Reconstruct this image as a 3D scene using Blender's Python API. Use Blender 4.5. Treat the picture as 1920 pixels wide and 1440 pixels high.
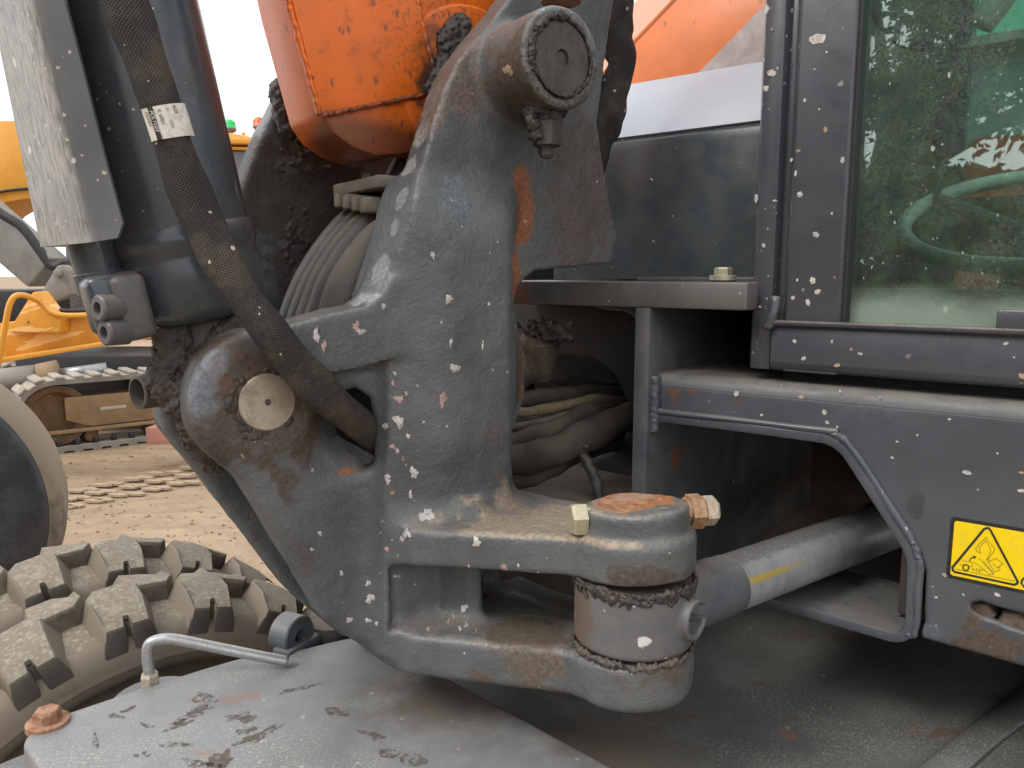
import bpy, bmesh, math, random
import numpy as np
from mathutils import Vector, Matrix
R = math.radians
for o in list(bpy.data.objects):
    bpy.data.objects.remove(o)
SC = bpy.context.scene
COL = SC.collection

# ------------------------------------------------------------------ camera
CAMZ, PITCH, FPX = 1.45, R(8.0), 1450.0
cam_data = bpy.data.cameras.new('camera')
cam_data.lens = FPX / 1920 * 36.0
cam_data.sensor_width = 36.0
cam_data.clip_start = 0.02
cam_data.clip_end = 3000
cam = bpy.data.objects.new('camera', cam_data)
cam.location = (0, 0, CAMZ)
cam.rotation_euler = (R(90) - PITCH, 0, 0)
COL.objects.link(cam)
SC.camera = cam

# ------------------------------------------------------------------ sky and sun (bright overcast)
SUN_EL, SUN_AZ = R(48), R(236)          # azimuth measured clockwise from +Y
world = bpy.data.worlds.new('World')
SC.world = world
world.use_nodes = True
wn, wl = world.node_tree.nodes, world.node_tree.links
wn.clear()
w_out = wn.new('ShaderNodeOutputWorld')
w_bg = wn.new('ShaderNodeBackground')
w_sky = wn.new('ShaderNodeTexSky')
w_sky.sky_type = 'NISHITA'
w_sky.sun_disc = False
w_sky.sun_elevation = SUN_EL
w_sky.sun_rotation = SUN_AZ
w_sky.dust_density = 4.0
w_hs = wn.new('ShaderNodeHueSaturation')
w_hs.inputs['Saturation'].default_value = 0.12
w_mix = wn.new('ShaderNodeMix')
w_mix.data_type = 'RGBA'
w_mix.inputs[0].default_value = 0.72
w_mix.inputs[7].default_value = (11.0, 11.2, 11.6, 1)
w_bg.inputs['Strength'].default_value = 0.15
wl.new(w_sky.outputs[0], w_hs.inputs['Color'])
wl.new(w_hs.outputs[0], w_mix.inputs[6])
wl.new(w_mix.outputs[2], w_bg.inputs['Color'])
wl.new(w_bg.outputs[0], w_out.inputs['Surface'])

sun_data = bpy.data.lights.new('sun', 'SUN')
sun_data.energy = 1.5
sun_data.angle = R(22)
sun_data.color = (1.0, 0.95, 0.87)
sun = bpy.data.objects.new('sun', sun_data)
COL.objects.link(sun)
_sd = Vector((math.sin(SUN_AZ) * math.cos(SUN_EL), math.cos(SUN_AZ) * math.cos(SUN_EL), math.sin(SUN_EL)))
sun.rotation_euler = _sd.to_track_quat('Z', 'Y').to_euler()
sun.location = _sd * 20

SC.view_settings.view_transform = 'Standard'
SC.view_settings.look = 'None'
SC.view_settings.exposure = 0.24
SC.view_settings.gamma = 1.0
SC.view_settings.use_curve_mapping = False
SC.render.engine = 'CYCLES'
SC.cycles.use_denoising = True
SC.cycles.max_bounces = 6
SC.cycles.diffuse_bounces = 3
SC.cycles.glossy_bounces = 3
SC.cycles.transparent_max_bounces = 12
SC.cycles.use_adaptive_sampling = True
SC.cycles.adaptive_threshold = 0.01
SC.cycles.caustics_reflective = False
SC.cycles.caustics_refractive = False
# ------------------------------------------------------------------ measuring the place
CP, SP = math.cos(PITCH), math.sin(PITCH)
def ray(x, y):
    tx, ty = (x - 960) / FPX, (720 - y) / FPX
    return np.array([tx, CP + ty * SP, -SP + ty * CP])
def PY(x, y, Y):                      # point seen at (x, y) standing at depth Y
    d = ray(x, y); t = Y / d[1]
    return Vector((d[0] * t, Y, CAMZ + d[2] * t))
def PZ(x, y, z):                      # ... lying at height z
    d = ray(x, y); t = (z - CAMZ) / d[2]
    return Vector((d[0] * t, d[1] * t, z))
def PN(x, y, nx, ny, c):              # ... on the upright plane nx*X + ny*Y = c
    d = ray(x, y); t = c / (nx * d[0] + ny * d[1])
    return Vector((d[0] * t, d[1] * t, CAMZ + d[2] * t))
# bracket frame: U forward along the boom, V across towards the viewer, Z up
BU = Vector((-.809, -.588, 0)); BV = Vector((.588, -.809, 0)); BO = Vector((0, 1.0, 0))
def PB(x, y, v):
    return PN(x, y, .588, -.809, -.809 + v)
def bl(p):                            # world -> bracket (u, v, z)
    q = Vector(p) - BO
    return (q.dot(BU), q.dot(BV), q.z)
def bw(u, v, z):
    return BO + BU * u + BV * v + Vector((0, 0, z))
def pbl(x, y, v):
    a = bl(PB(x, y, v)); return (a[0], a[2])
# machine frame: MF forward out of the front plate, ML towards the cab side (right in the picture)
MF = Vector((-.616, -.788, 0)); ML = Vector((.788, -.616, 0))
def PF(x, y, s=0.0):
    return PN(x, y, -.616, -.788, -.9975 + s)
MO = Vector((.4616, .905, 0))
def ml_(p):                           # world -> (l, s, z) of the machine front plate
    q = Vector(p) - MO
    return (q.dot(ML), q.dot(MF), q.z)
def mw(l, s, z):
    return MO + ML * l + MF * s + Vector((0, 0, z))
UP = Vector((0, 0, 1))

# ------------------------------------------------------------------ objects
def tag(o, label=None, cat=None, group=None, kind=None):
    if label: o['label'] = label
    if cat: o['category'] = cat
    if group: o['group'] = group
    if kind: o['kind'] = kind
    return o
def empty(name, loc=(0, 0, 0)):
    o = bpy.data.objects.new(name, None)
    o.empty_display_size = .1
    o.location = loc
    COL.objects.link(o)
    return o
PINV = {}
def adopt(o, parent):
    if parent is None: return o
    o.parent = parent
    p, m = parent, Matrix.Identity(4)
    chain = []
    while p is not None:
        chain.append(p); p = p.parent
    wm = Matrix.Identity(4)
    for c in reversed(chain):
        wm = wm @ c.matrix_parent_inverse @ c.matrix_basis
    o.matrix_parent_inverse = wm.inverted()
    return o
def link(name, me, mat, parent=None, smooth=None):
    if mat is not None and not me.materials:
        me.materials.append(mat)
    o = bpy.data.objects.new(name, me)
    COL.objects.link(o)
    if smooth is True:
        me.shade_smooth()
    elif smooth is not None and smooth is not False:
        me.shade_smooth()
        try: me.set_sharp_from_angle(angle=R(smooth))
        except Exception: pass
    return adopt(o, parent)
def obj(name, bm, mat, parent=None, smooth=35):
    bmesh.ops.recalc_face_normals(bm, faces=bm.faces)
    me = bpy.data.meshes.new(name)
    bm.to_mesh(me); bm.free()
    return link(name, me, mat, parent, smooth)
def raw(name, verts, faces, mat, parent=None, smooth=35):
    me = bpy.data.meshes.new(name)
    me.from_pydata([tuple(v) for v in verts], [], faces)
    me.update()
    return link(name, me, mat, parent, smooth)
def share(o, name=None, parent=None, M=None):     # a copy that shares the mesh
    c = bpy.data.objects.new(name or o.name.split('.')[0], o.data)
    COL.objects.link(c)
    if M is not None: c.matrix_basis = M
    return adopt(c, parent)

# ------------------------------------------------------------------ shapes into a bmesh
def frame_z(d, hint=None):
    d = Vector(d).normalized()
    h = Vector(hint) if hint is not None else (UP if abs(d.z) < .95 else Vector((1, 0, 0)))
    x = h.cross(d)
    if x.length < 1e-6: x = Vector((1, 0, 0)).cross(d)
    x.normalize(); y = d.cross(x)
    return x, y, d
def add_prism(bm, pts, ext):          # closed outline pts (Vectors) pushed along ext
    a = [bm.verts.new(Vector(p)) for p in pts]
    b = [bm.verts.new(Vector(p) + Vector(ext)) for p in pts]
    n = len(pts)
    try:
        bm.faces.new(a); bm.faces.new(list(reversed(b)))
    except ValueError: pass
    for i in range(n):
        bm.faces.new((a[i], a[(i + 1) % n], b[(i + 1) % n], b[i]))
    return bm
def prism(pts, ext, bevel=0.0, seg=2):
    bm = bmesh.new(); add_prism(bm, pts, ext)
    bmesh.ops.recalc_face_normals(bm, faces=bm.faces)
    if bevel > 0:
        ed = [e for e in bm.edges if len(e.link_faces) == 2 and e.calc_face_angle(0) > R(20)]
        bmesh.ops.bevel(bm, geom=ed, offset=bevel, segments=seg, affect='EDGES', profile=.5, clamp_overlap=True)
    return bm
def boxm(c, ax, ay, az, sx, sy, sz, bevel=0.0, seg=2):
    c = Vector(c); ax, ay, az = Vector(ax), Vector(ay), Vector(az)
    p = [c - ax * sx / 2 - ay * sy / 2 - az * sz / 2, c + ax * sx / 2 - ay * sy / 2 - az * sz / 2,
         c + ax * sx / 2 + ay * sy / 2 - az * sz / 2, c - ax * sx / 2 + ay * sy / 2 - az * sz / 2]
    return prism(p, az * sz, bevel, seg)
def add_lathe(bm, o, d, prof, n=32, hint=None, cap=True, a0=0.0):   # prof: (along, radius)
    x, y, z = frame_z(d, hint)
    o = Vector(o); rings = []
    for (t, r) in prof:
        if r < 1e-6:
            rings.append([bm.verts.new(o + z * t)])
        else:
            rings.append([bm.verts.new(o + z * t + (x * math.cos(a0 + 2 * math.pi * k / n) + y * math.sin(a0 + 2 * math.pi * k / n)) * r) for k in range(n)])
    for i in range(len(rings) - 1):
        A, B = rings[i], rings[i + 1]
        if len(A) == 1 and len(B) == 1: continue
        for k in range(n):
            if len(A) == 1: bm.faces.new((A[0], B[k], B[(k + 1) % n]))
            elif len(B) == 1: bm.faces.new((A[k], A[(k + 1) % n], B[0]))
            else: bm.faces.new((A[k], A[(k + 1) % n], B[(k + 1) % n], B[k]))
    if cap:
        for A in (rings[0], rings[-1]):
            if len(A) > 2: bm.faces.new(A)
    return bm
def lathe(o, d, prof, n=32, hint=None, a0=0.0):
    return add_lathe(bmesh.new(), o, d, prof, n, hint, True, a0)
def catmull(pts, n):
    P = [Vector(p) for p in pts]
    P = [P[0] * 2 - P[1]] + P + [P[-1] * 2 - P[-2]]
    out = []
    m = len(P) - 3
    for i in range(m):
        for k in range(n):
            t = k / n
            a, b, c, d = P[i], P[i + 1], P[i + 2], P[i + 3]
            out.append(.5 * ((2 * b) + (c - a) * t + (2 * a - 5 * b + 4 * c - d) * t * t + (-a + 3 * b - 3 * c + d) * t ** 3))
    out.append(P[-2].copy())
    return out
def add_tube(bm, pts, rad, n=12, cap=True, flat=None, hint=None):
    """rad: number or f(t, angle) ; flat: (ratio) thickness across the hint direction"""
    pts = [Vector(p) for p in pts]
    m = len(pts); rings = []
    tang = [(pts[min(i + 1, m - 1)] - pts[max(i - 1, 0)]).normalized() for i in range(m)]
    x, y, z = frame_z(tang[0], hint)
    for i in range(m):
        z = tang[i]
        if hint is not None:
            x = Vector(hint).cross(z).normalized(); y = z.cross(x)
        else:
            x = (x - z * x.dot(z)).normalized(); y = z.cross(x)
        ring = []
        for k in range(n):
            a = 2 * math.pi * k / n
            r = rad(i / (m - 1), a) if callable(rad) else rad
            if isinstance(r, tuple): rx, ry = r
            else: rx, ry = r, r * (flat if flat else 1)
            ring.append(bm.verts.new(pts[i] + x * math.cos(a) * rx + y * math.sin(a) * ry))
        rings.append(ring)
    for i in range(m - 1):
        for k in range(n):
            bm.faces.new((rings[i][k], rings[i][(k + 1) % n], rings[i + 1][(k + 1) % n], rings[i + 1][k]))
    if cap:
        bm.faces.new(rings[0]); bm.faces.new(rings[-1])
    return bm
def tube(pts, rad, n=12, **k):
    return add_tube(bmesh.new(), pts, rad, n, **k)
def hexbolt(o, d, r, h, washer=None, hint=None, a0=0.2):
    """hex head standing on o along d"""
    bm = bmesh.new()
    t = 0.0
    if washer:
        add_lathe(bm, o, d, [(-.004, washer[0]), (washer[1] * .8, washer[0]), (washer[1], washer[0] * .95)], 28, hint)
        t = washer[1]
    add_lathe(bm, o, d, [(t - .003, r), (t + h * .8, r), (t + h, r * .86)], 6, hint, True, a0)
    return bm

# ------------------------------------------------------------------ solids from distance fields
class Field:
    def __init__(s, lo, hi, h):
        s.h = h; s.lo = np.array(lo, dtype=np.float32)
        n = [int(math.ceil((hi[i] - lo[i]) / h)) + 1 for i in range(3)]
        s.X = (lo[0] + h * np.arange(n[0], dtype=np.float32))[:, None, None]
        s.Y = (lo[1] + h * np.arange(n[1], dtype=np.float32))[None, :, None]
        s.Z = (lo[2] + h * np.arange(n[2], dtype=np.float32))[None, None, :]
def smin(a, b, k):
    if k <= 0: return np.minimum(a, b)
    h = np.maximum(k - np.abs(a - b), 0) / k
    return np.minimum(a, b) - h * h * k * .25
def smax(a, b, k): return -smin(-a, -b, k)
def poly2(pts, A, B):
    """signed distance to a closed outline; A and B broadcast to a grid"""
    P = np.array(pts, dtype=np.float32); n = len(P)
    A, B = np.broadcast_arrays(A, B)
    d = np.full(A.shape, 1e9, dtype=np.float32); s = np.ones(A.shape, dtype=np.float32)
    for i in range(n):
        a, b = P[i], P[i - 1]
        ex, ey = b[0] - a[0], b[1] - a[1]
        wx, wy = A - a[0], B - a[1]
        t = np.clip((wx * ex + wy * ey) / (ex * ex + ey * ey + 1e-12), 0, 1)
        bx, by = wx - ex * t, wy - ey * t
        d = np.minimum(d, bx * bx + by * by)
        c1 = B >= a[1]; c2 = B < b[1]; c3 = ex * wy > ey * wx
        s = np.where((c1 & c2 & c3) | (~c1 & ~c2 & ~c3), -s, s)
    return s * np.sqrt(d)
def extr(d2, c, lo, hi, r=.006):
    w = np.abs(c - (lo + hi) / 2) - (hi - lo) / 2
    a = d2 + r; b = w + r
    return np.minimum(np.maximum(a, b), 0) + np.sqrt(np.maximum(a, 0) ** 2 + np.maximum(b, 0) ** 2) - r
def cyl(A, B, c, ca, cb, rad, lo, hi, r=.006):
    return extr(np.sqrt((A - ca) ** 2 + (B - cb) ** 2) - rad, c, lo, hi, r)
def ball(F, c, rx, ry=None, rz=None):
    ry = ry or rx; rz = rz or rx
    k = np.sqrt(((F.X - c[0]) / rx) ** 2 + ((F.Y - c[1]) / ry) ** 2 + ((F.Z - c[2]) / rz) ** 2)
    return (k - 1) * min(rx, ry, rz)
def capsule(F, a, b, r):
    a = np.array(a); b = np.array(b); e = b - a
    t = np.clip(((F.X - a[0]) * e[0] + (F.Y - a[1]) * e[1] + (F.Z - a[2]) * e[2]) / (e @ e), 0, 1)
    return np.sqrt((F.X - a[0] - e[0] * t) ** 2 + (F.Y - a[1] - e[1] * t) ** 2 + (F.Z - a[2] - e[2] * t) ** 2) - r
def nets(F, D):
    D = np.pad(np.asarray(D, dtype=np.float32)[1:-1, 1:-1, 1:-1], 1, constant_values=1.0)
    s = D < 0
    nx, ny, nz = D.shape
    cnt = np.zeros((nx - 1, ny - 1, nz - 1), dtype=np.uint8)
    for i in (0, 1):
        for j in (0, 1):
            for k in (0, 1):
                cnt += s[i:nx - 1 + i, j:ny - 1 + j, k:nz - 1 + k]
    I, J, K = np.nonzero((cnt > 0) & (cnt < 8))
    idx = np.full(cnt.shape, -1, dtype=np.int32)
    idx[I, J, K] = np.arange(len(I))
    acc = np.zeros((len(I), 3), dtype=np.float64); num = np.zeros(len(I))
    C = [(0, 0, 0), (1, 0, 0), (0, 1, 0), (1, 1, 0), (0, 0, 1), (1, 0, 1), (0, 1, 1), (1, 1, 1)]
    for a in range(8):
        for b in range(a + 1, 8):
            if sum(abs(C[a][q] - C[b][q]) for q in range(3)) != 1: continue
            da = D[I + C[a][0], J + C[a][1], K + C[a][2]]; db = D[I + C[b][0], J + C[b][1], K + C[b][2]]
            m = (da < 0) != (db < 0)
            t = np.where(m, da / np.where(m, da - db, 1), 0)
            for q in range(3):
                acc[:, q] += np.where(m, C[a][q] + (C[b][q] - C[a][q]) * t, 0)
            num += m
    V = (acc / num[:, None] + np.stack([I, J, K], 1)) * F.h + F.lo
    faces = []
    for ax in range(3):
        sl0 = [slice(None)] * 3; sl1 = [slice(None)] * 3
        sl0[ax] = slice(0, -1); sl1[ax] = slice(1, None)
        ch = s[tuple(sl0)] != s[tuple(sl1)]
        i, j, k = np.nonzero(ch)
        p = [i, j, k]; o1, o2 = [q for q in range(3) if q != ax]
        ok = (p[o1] > 0) & (p[o2] > 0) & (p[o1] < D.shape[o1] - 1) & (p[o2] < D.shape[o2] - 1)
        p = [q[ok] for q in p]
        inside = s[p[0], p[1], p[2]]
        def cid(d1, d2):
            q = [a.copy() for a in p]; q[o1] -= d1; q[o2] -= d2
            return idx[q[0], q[1], q[2]]
        f = np.stack([cid(1, 1), cid(0, 1), cid(0, 0), cid(1, 0)], 1)
        flip = inside if ax != 1 else ~inside
        f[~flip] = f[~flip][:, ::-1]
        faces.append(f)
    return V, np.concatenate(faces)
def net_mesh(name, V, Q, M=None):
    if M is not None:
        A = np.array(M)
        V = V @ A[:3, :3].T + A[:3, 3]
    me = bpy.data.meshes.new(name)
    me.vertices.add(len(V)); me.loops.add(Q.size); me.polygons.add(len(Q))
    me.vertices.foreach_set('co', np.asarray(V, dtype=np.float32).ravel())
    me.loops.foreach_set('vertex_index', Q.astype(np.int32).ravel())
    me.polygons.foreach_set('loop_start', np.arange(0, Q.size, 4, dtype=np.int32))
    me.update(calc_edges=True); me.validate()
    return me
BM4 = Matrix(((BU.x, BV.x, 0, BO.x), (BU.y, BV.y, 0, BO.y), (0, 0, 1, 0), (0, 0, 0, 1)))
MM4 = Matrix(((ML.x, MF.x, 0, MO.x), (ML.y, MF.y, 0, MO.y), (0, 0, 1, 0), (0, 0, 0, 1)))
def vnoise(x, y, z, seed=0):
    xi, yi, zi = np.floor(x), np.floor(y), np.floor(z)
    fx, fy, fz = x - xi, y - yi, z - zi
    fx, fy, fz = fx * fx * (3 - 2 * fx), fy * fy * (3 - 2 * fy), fz * fz * (3 - 2 * fz)
    def hsh(a, b, c):
        q = np.sin(a * 127.1 + b * 311.7 + c * 74.7 + seed * 17.3) * 43758.5453
        return q - np.floor(q)
    r = 0
    for i in (0, 1):
        for j in (0, 1):
            for k in (0, 1):
                r = r + hsh(xi + i, yi + j, zi + k) * (fx if i else 1 - fx) * (fy if j else 1 - fy) * (fz if k else 1 - fz)
    return r * 2 - 1
def goo(name, blobs, mat, parent, h=.0025, k=.008, rough=.0035, freq=180, M=None, seed=1):
    """smeared grease: blobs (x, y, z, r) melted together with a torn surface"""
    B = np.array(blobs, dtype=np.float32)
    m = B[:, 3].max() + .012
    F = Field(B[:, :3].min(0) - m, B[:, :3].max(0) + m, h)
    D = np.full((F.X.shape[0], F.Y.shape[1], F.Z.shape[2]), .03, dtype=np.float32)
    for (x, y, z, r) in B:
        w = r + .02
        sl = []
        for c, ax, n in ((x, 0, D.shape[0]), (y, 1, D.shape[1]), (z, 2, D.shape[2])):
            i0 = max(int((c - w - F.lo[ax]) / h), 0); i1 = min(int((c + w - F.lo[ax]) / h) + 2, n)
            sl.append(slice(i0, i1))
        d = np.sqrt((F.X[sl[0]] - x) ** 2 + (F.Y[:, sl[1]] - y) ** 2 + (F.Z[:, :, sl[2]] - z) ** 2) - r
        D[tuple(sl)] = smin(D[tuple(sl)], d, k)
    near = np.abs(D) < .02
    I, J, K = np.nonzero(near)
    x, y, z = F.X[I, 0, 0], F.Y[0, J, 0], F.Z[0, 0, K]
    D[I, J, K] += rough * (vnoise(x * freq, y * freq, z * freq, seed) + .6 * vnoise(x * freq * 2.3, y * freq * 2.3, z * freq * 2.3, seed + 5)).astype(np.float32)
    V, Q = nets(F, D)
    return link(name, net_mesh(name, V, Q, M), mat, parent, True)
# ------------------------------------------------------------------ procedural materials
class NT:
    def __init__(s, name):
        s.m = bpy.data.materials.new(name); s.m.use_nodes = True
        s.t = s.m.node_tree; s.t.nodes.clear()
        s.out = s.t.nodes.new('ShaderNodeOutputMaterial')
        g = s.t.nodes.new('ShaderNodeNewGeometry')
        s.pos, s.nor, s.point = g.outputs['Position'], g.outputs['Normal'], g.outputs['Pointiness']
    def put(s, inp, v):
        if isinstance(v, bpy.types.NodeSocket): s.t.links.new(v, inp)
        elif v is not None:
            if isinstance(v, (tuple, list)) and len(v) == 3 and inp.type == 'RGBA': v = (*v, 1)
            inp.default_value = v
    def n(s, kind, ins=None, **props):
        nd = s.t.nodes.new(kind)
        for k, v in props.items(): setattr(nd, k, v)
        for k, v in (ins or {}).items(): s.put(nd.inputs[k], v)
        return nd
    def math(s, op, a, b=0.0, clamp=False):
        return s.n('ShaderNodeMath', {0: a, 1: b}, operation=op, use_clamp=clamp).outputs[0]
    def vm(s, op, a, b=None):
        nd = s.n('ShaderNodeVectorMath', {0: a}, operation=op)
        if b is not None: s.put(nd.inputs[1], b)
        return nd.outputs['Value'] if op in ('LENGTH', 'DOT_PRODUCT', 'DISTANCE') else nd.outputs[0]
    def noise(s, scale, detail=4.0, rough=.55, vec=None, dist=0.0, col=False):
        nd = s.n('ShaderNodeTexNoise', {'Vector': vec or s.pos, 'Scale': scale, 'Detail': detail, 'Roughness': rough, 'Distortion': dist})
        return nd.outputs['Color' if col else 'Fac']
    def step(s, v, lo, hi, to0=0.0, to1=1.0):
        return s.n('ShaderNodeMapRange', {'Value': v, 'From Min': lo, 'From Max': hi, 'To Min': to0, 'To Max': to1}, interpolation_type='SMOOTHSTEP').outputs[0]
    def mix(s, f, a, b, blend='MIX'):
        nd = s.n('ShaderNodeMix', data_type='RGBA', blend_type=blend, clamp_factor=True)
        s.put(nd.inputs[0], f); s.put(nd.inputs[6], a); s.put(nd.inputs[7], b)
        return nd.outputs[2]
    def mixf(s, f, a, b):
        nd = s.n('ShaderNodeMix', data_type='FLOAT', clamp_factor=True)
        s.put(nd.inputs[0], f); s.put(nd.inputs[2], a); s.put(nd.inputs[3], b)
        return nd.outputs[0]
    def scaled(s, v, sc): return s.vm('MULTIPLY', v, tuple(sc))
    def up(s, lo=.35, hi=.9):
        z = s.n('ShaderNodeSeparateXYZ', {0: s.nor}).outputs[2]
        return s.step(z, lo, hi)
    def warp(s, scale, amt, vec=None):
        c = s.noise(scale, 3, .5, vec, col=True)
        return s.vm('ADD', vec or s.pos, s.scaled(s.vm('SUBTRACT', c, (.5, .5, .5)), (amt, amt, amt)))
    def cells(s, scale, thr, size, vec=None, soft=.06, seed=0.0):
        """round spots, one here and there: mask and a random value per spot"""
        vec = vec or s.warp(scale * 2.2, .35 / scale)
        if seed: vec = s.vm('ADD', vec, (seed, seed * 1.7, seed * .6))
        v = s.n('ShaderNodeTexVoronoi', {'Vector': vec, 'Scale': scale})
        r = s.n('ShaderNodeSeparateColor', {0: v.outputs['Color']})
        rad = s.math('MULTIPLY', s.math('SUBTRACT', r.outputs[0], thr), size / max(1e-3, 1 - thr))
        return s.step(s.math('SUBTRACT', rad, v.outputs['Distance']), 0, soft), r.outputs[1]
    def zone(s, c, r, edge=.5, nz=None, amt=.5):
        """a blotch with a ragged rim round a place; r may be a triple"""
        r = r if isinstance(r, tuple) else (r, r, r)
        d = s.vm('LENGTH', s.scaled(s.vm('SUBTRACT', s.pos, tuple(c)), (1 / r[0], 1 / r[1], 1 / r[2])))
        if nz is None: nz = s.noise(22, 4, .6)
        d = s.math('ADD', d, s.math('MULTIPLY', s.math('SUBTRACT', nz, .5), amt * 2))
        return s.step(d, 1.0, 1.0 - edge)
    def bump(s, h, strength=.3, dist=.002, nrm=None):
        nd = s.n('ShaderNodeBump', {'Height': h, 'Strength': strength, 'Distance': dist})
        if nrm is not None: s.put(nd.inputs['Normal'], nrm)
        return nd.outputs[0]
    def bsdf(s, col, rough=.5, metal=0.0, nrm=None, spec=.5, **kw):
        b = s.n('ShaderNodeBsdfPrincipled', {'Base Color': col, 'Roughness': rough, 'Metallic': metal, 'Specular IOR Level': spec})
        if nrm is not None: s.put(b.inputs['Normal'], nrm)
        for k, v in kw.items(): s.put(b.inputs[k], v)
        s.t.links.new(b.outputs[0], s.out.inputs['Surface'])
        return s.m
DUST = (.28, .225, .165); BROWN = (.060, .046, .036); RUST = (.26, .085, .028); WHITE = (.66, .62, .58); PINK = (.52, .36, .32)

def paint(name, base, var=.25, dust=.5, dustcol=DUST, film=.15, splat=.5, rust=.15, rough=.42, bscale=70, bstr=.25, bdist=.0015, edge=.5, zones=(), attr=None, streak=.3, fine=1.0, tint=None, wrinkle=0.0):
    s = NT(name)
    big = s.noise(6, 3, .6); mid = s.noise(28, 4, .6); fin = s.noise(190, 3, .65)
    b0 = tuple(c * (1 - var) for c in base); b1 = tuple(c * (1 + var) for c in base)
    col = s.mix(s.step(big, .3, .7), b0, b1)
    if tint: col = s.mix(s.step(s.noise(3.5, 2, .5), .45, .65), col, tint)
    if fine: col = s.mix(s.math('MULTIPLY', s.step(fin, .48, .78), .30 * fine), col, tuple(c * 1.6 for c in base))
    # vertical run marks
    if streak > 0:
        st = s.noise(1.0, 3, .6, s.scaled(s.pos, (90, 90, 7)))
        col = s.mix(s.math('MULTIPLY', s.math('MULTIPLY', s.step(st, .54, .72), s.step(mid, .35, .6)), streak), col, tuple(.5 * a + .5 * b for a, b in zip(BROWN, base)))
    # dust film and dust lying on top
    if film > 0: col = s.mix(s.math('MULTIPLY', s.step(s.math('ADD', s.math('MULTIPLY', big, .5), s.math('MULTIPLY', mid, .5)), .42, .66), film), col, dustcol)
    if dust > 0:
        dn = s.math('ADD', s.math('MULTIPLY', mid, .6), s.math('MULTIPLY', fin, .4))
        col = s.mix(s.math('MULTIPLY', s.math('MULTIPLY', s.up(.3, .95), s.step(dn, .28, .58)), dust), col, dustcol)
    rgh = s.mixf(s.step(mid, .3, .7), rough - .06, rough + .10)
    for z in zones:
        c, r, zc, amt = z[:4]
        m = s.math('MULTIPLY', s.zone(c, r, z[4] if len(z) > 4 else .5, mid, z[5] if len(z) > 5 else .45), amt)
        col = s.mix(m, col, zc)
        rgh = s.mixf(m, rgh, .62)
    if attr:
        at = s.n('ShaderNodeAttribute', attribute_name=attr)
        a = at.outputs['Alpha']
        m = s.math('MULTIPLY', s.step(s.math('ADD', a, s.math('MULTIPLY', s.math('SUBTRACT', s.math('ADD', s.math('MULTIPLY', mid, .5), s.math('MULTIPLY', fin, .5)), .5), .9)), .12, .72), s.math('MINIMUM', s.math('MULTIPLY', a, 1.5), 1.0))
        c2 = s.mix(s.step(fin, .3, .75), s.scaled(at.outputs['Color'], (.72, .72, .72)), s.scaled(at.outputs['Color'], (1.3, 1.3, 1.3)))
        col = s.mix(m, col, c2); rgh = s.mixf(m, rgh, .58)
    wv = s.warp(60, .014)
    if rust > 0:
        rm, _ = s.cells(16, .88, .55, vec=wv, soft=.2, seed=3.3)
        col = s.mix(s.math('MULTIPLY', s.math('MULTIPLY', rm, s.step(mid, .35, .6)), min(1, rust * 3)), col, tuple(.55 * c for c in RUST))
    if edge > 0 and attr:
        col = s.mix(s.math('MULTIPLY', s.math('MULTIPLY', s.step(s.point, .515, .57), s.step(fin, .35, .6)), edge), col, tuple(min(.5, c * 3.2) for c in base))
    hit_ = None
    if splat > 0:
        gate = s.step(big, .44, .62)
        for sc, th, sz, k in ((42, 1 - .10 * splat, .30, .9), (170, 1 - .20 * splat, .34, .75)):
            m, rv = s.cells(sc, th, sz, vec=wv, seed=sc * .13)
            m = s.math('MULTIPLY', m, gate if sc > 100 else s.math('ADD', s.math('MULTIPLY', gate, .7), .3))
            col = s.mix(s.math('MULTIPLY', m, k), col, s.mix(s.step(rv, .6, .8), WHITE, (.50, .43, .28) if sc > 100 else PINK))
            hit_ = m if hit_ is None else s.math('MAXIMUM', hit_, m)
    h = s.noise(bscale, 4, .62, dist=wrinkle)
    return s.bsdf(col, rgh, 0, s.bump(h, bstr, bdist))

def simple(name, base, rough=.5, metal=0.0, var=.2, scale=40, bstr=.2, bdist=.001, dust=0.0, dustcol=DUST, blot=None, blot_amt=.5, spec=.5, dirt=0.0, dirtcol=BROWN):
    s = NT(name)
    a = s.noise(scale, 5, .6); b_ = s.noise(scale * .22, 3, .5); c_ = s.noise(scale * 5, 3, .6)
    col = s.mix(s.step(a, .3, .7), tuple(c * (1 - var) for c in base), tuple(min(1, c * (1 + var)) for c in base))
    if blot: col = s.mix(s.math('MULTIPLY', s.step(s.math('ADD', s.math('MULTIPLY', a, .6), s.math('MULTIPLY', c_, .4)), .46, .60), blot_amt), col, blot)
    if dirt: col = s.mix(s.math('MULTIPLY', s.step(s.math('ADD', s.math('MULTIPLY', b_, .6), s.math('MULTIPLY', a, .4)), .44, .62), dirt), col, dirtcol)
    if dust: col = s.mix(s.math('MULTIPLY', s.math('MULTIPLY', s.up(.1, .9), s.step(s.math('ADD', s.math('MULTIPLY', a, .5), s.math('MULTIPLY', c_, .5)), .28, .6)), dust), col, dustcol)
    h = s.math('ADD', a, s.math('MULTIPLY', c_, .4))
    return s.bsdf(col, s.mixf(a, rough - .08, rough + .1), metal, s.bump(h, bstr, bdist), spec)

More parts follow.
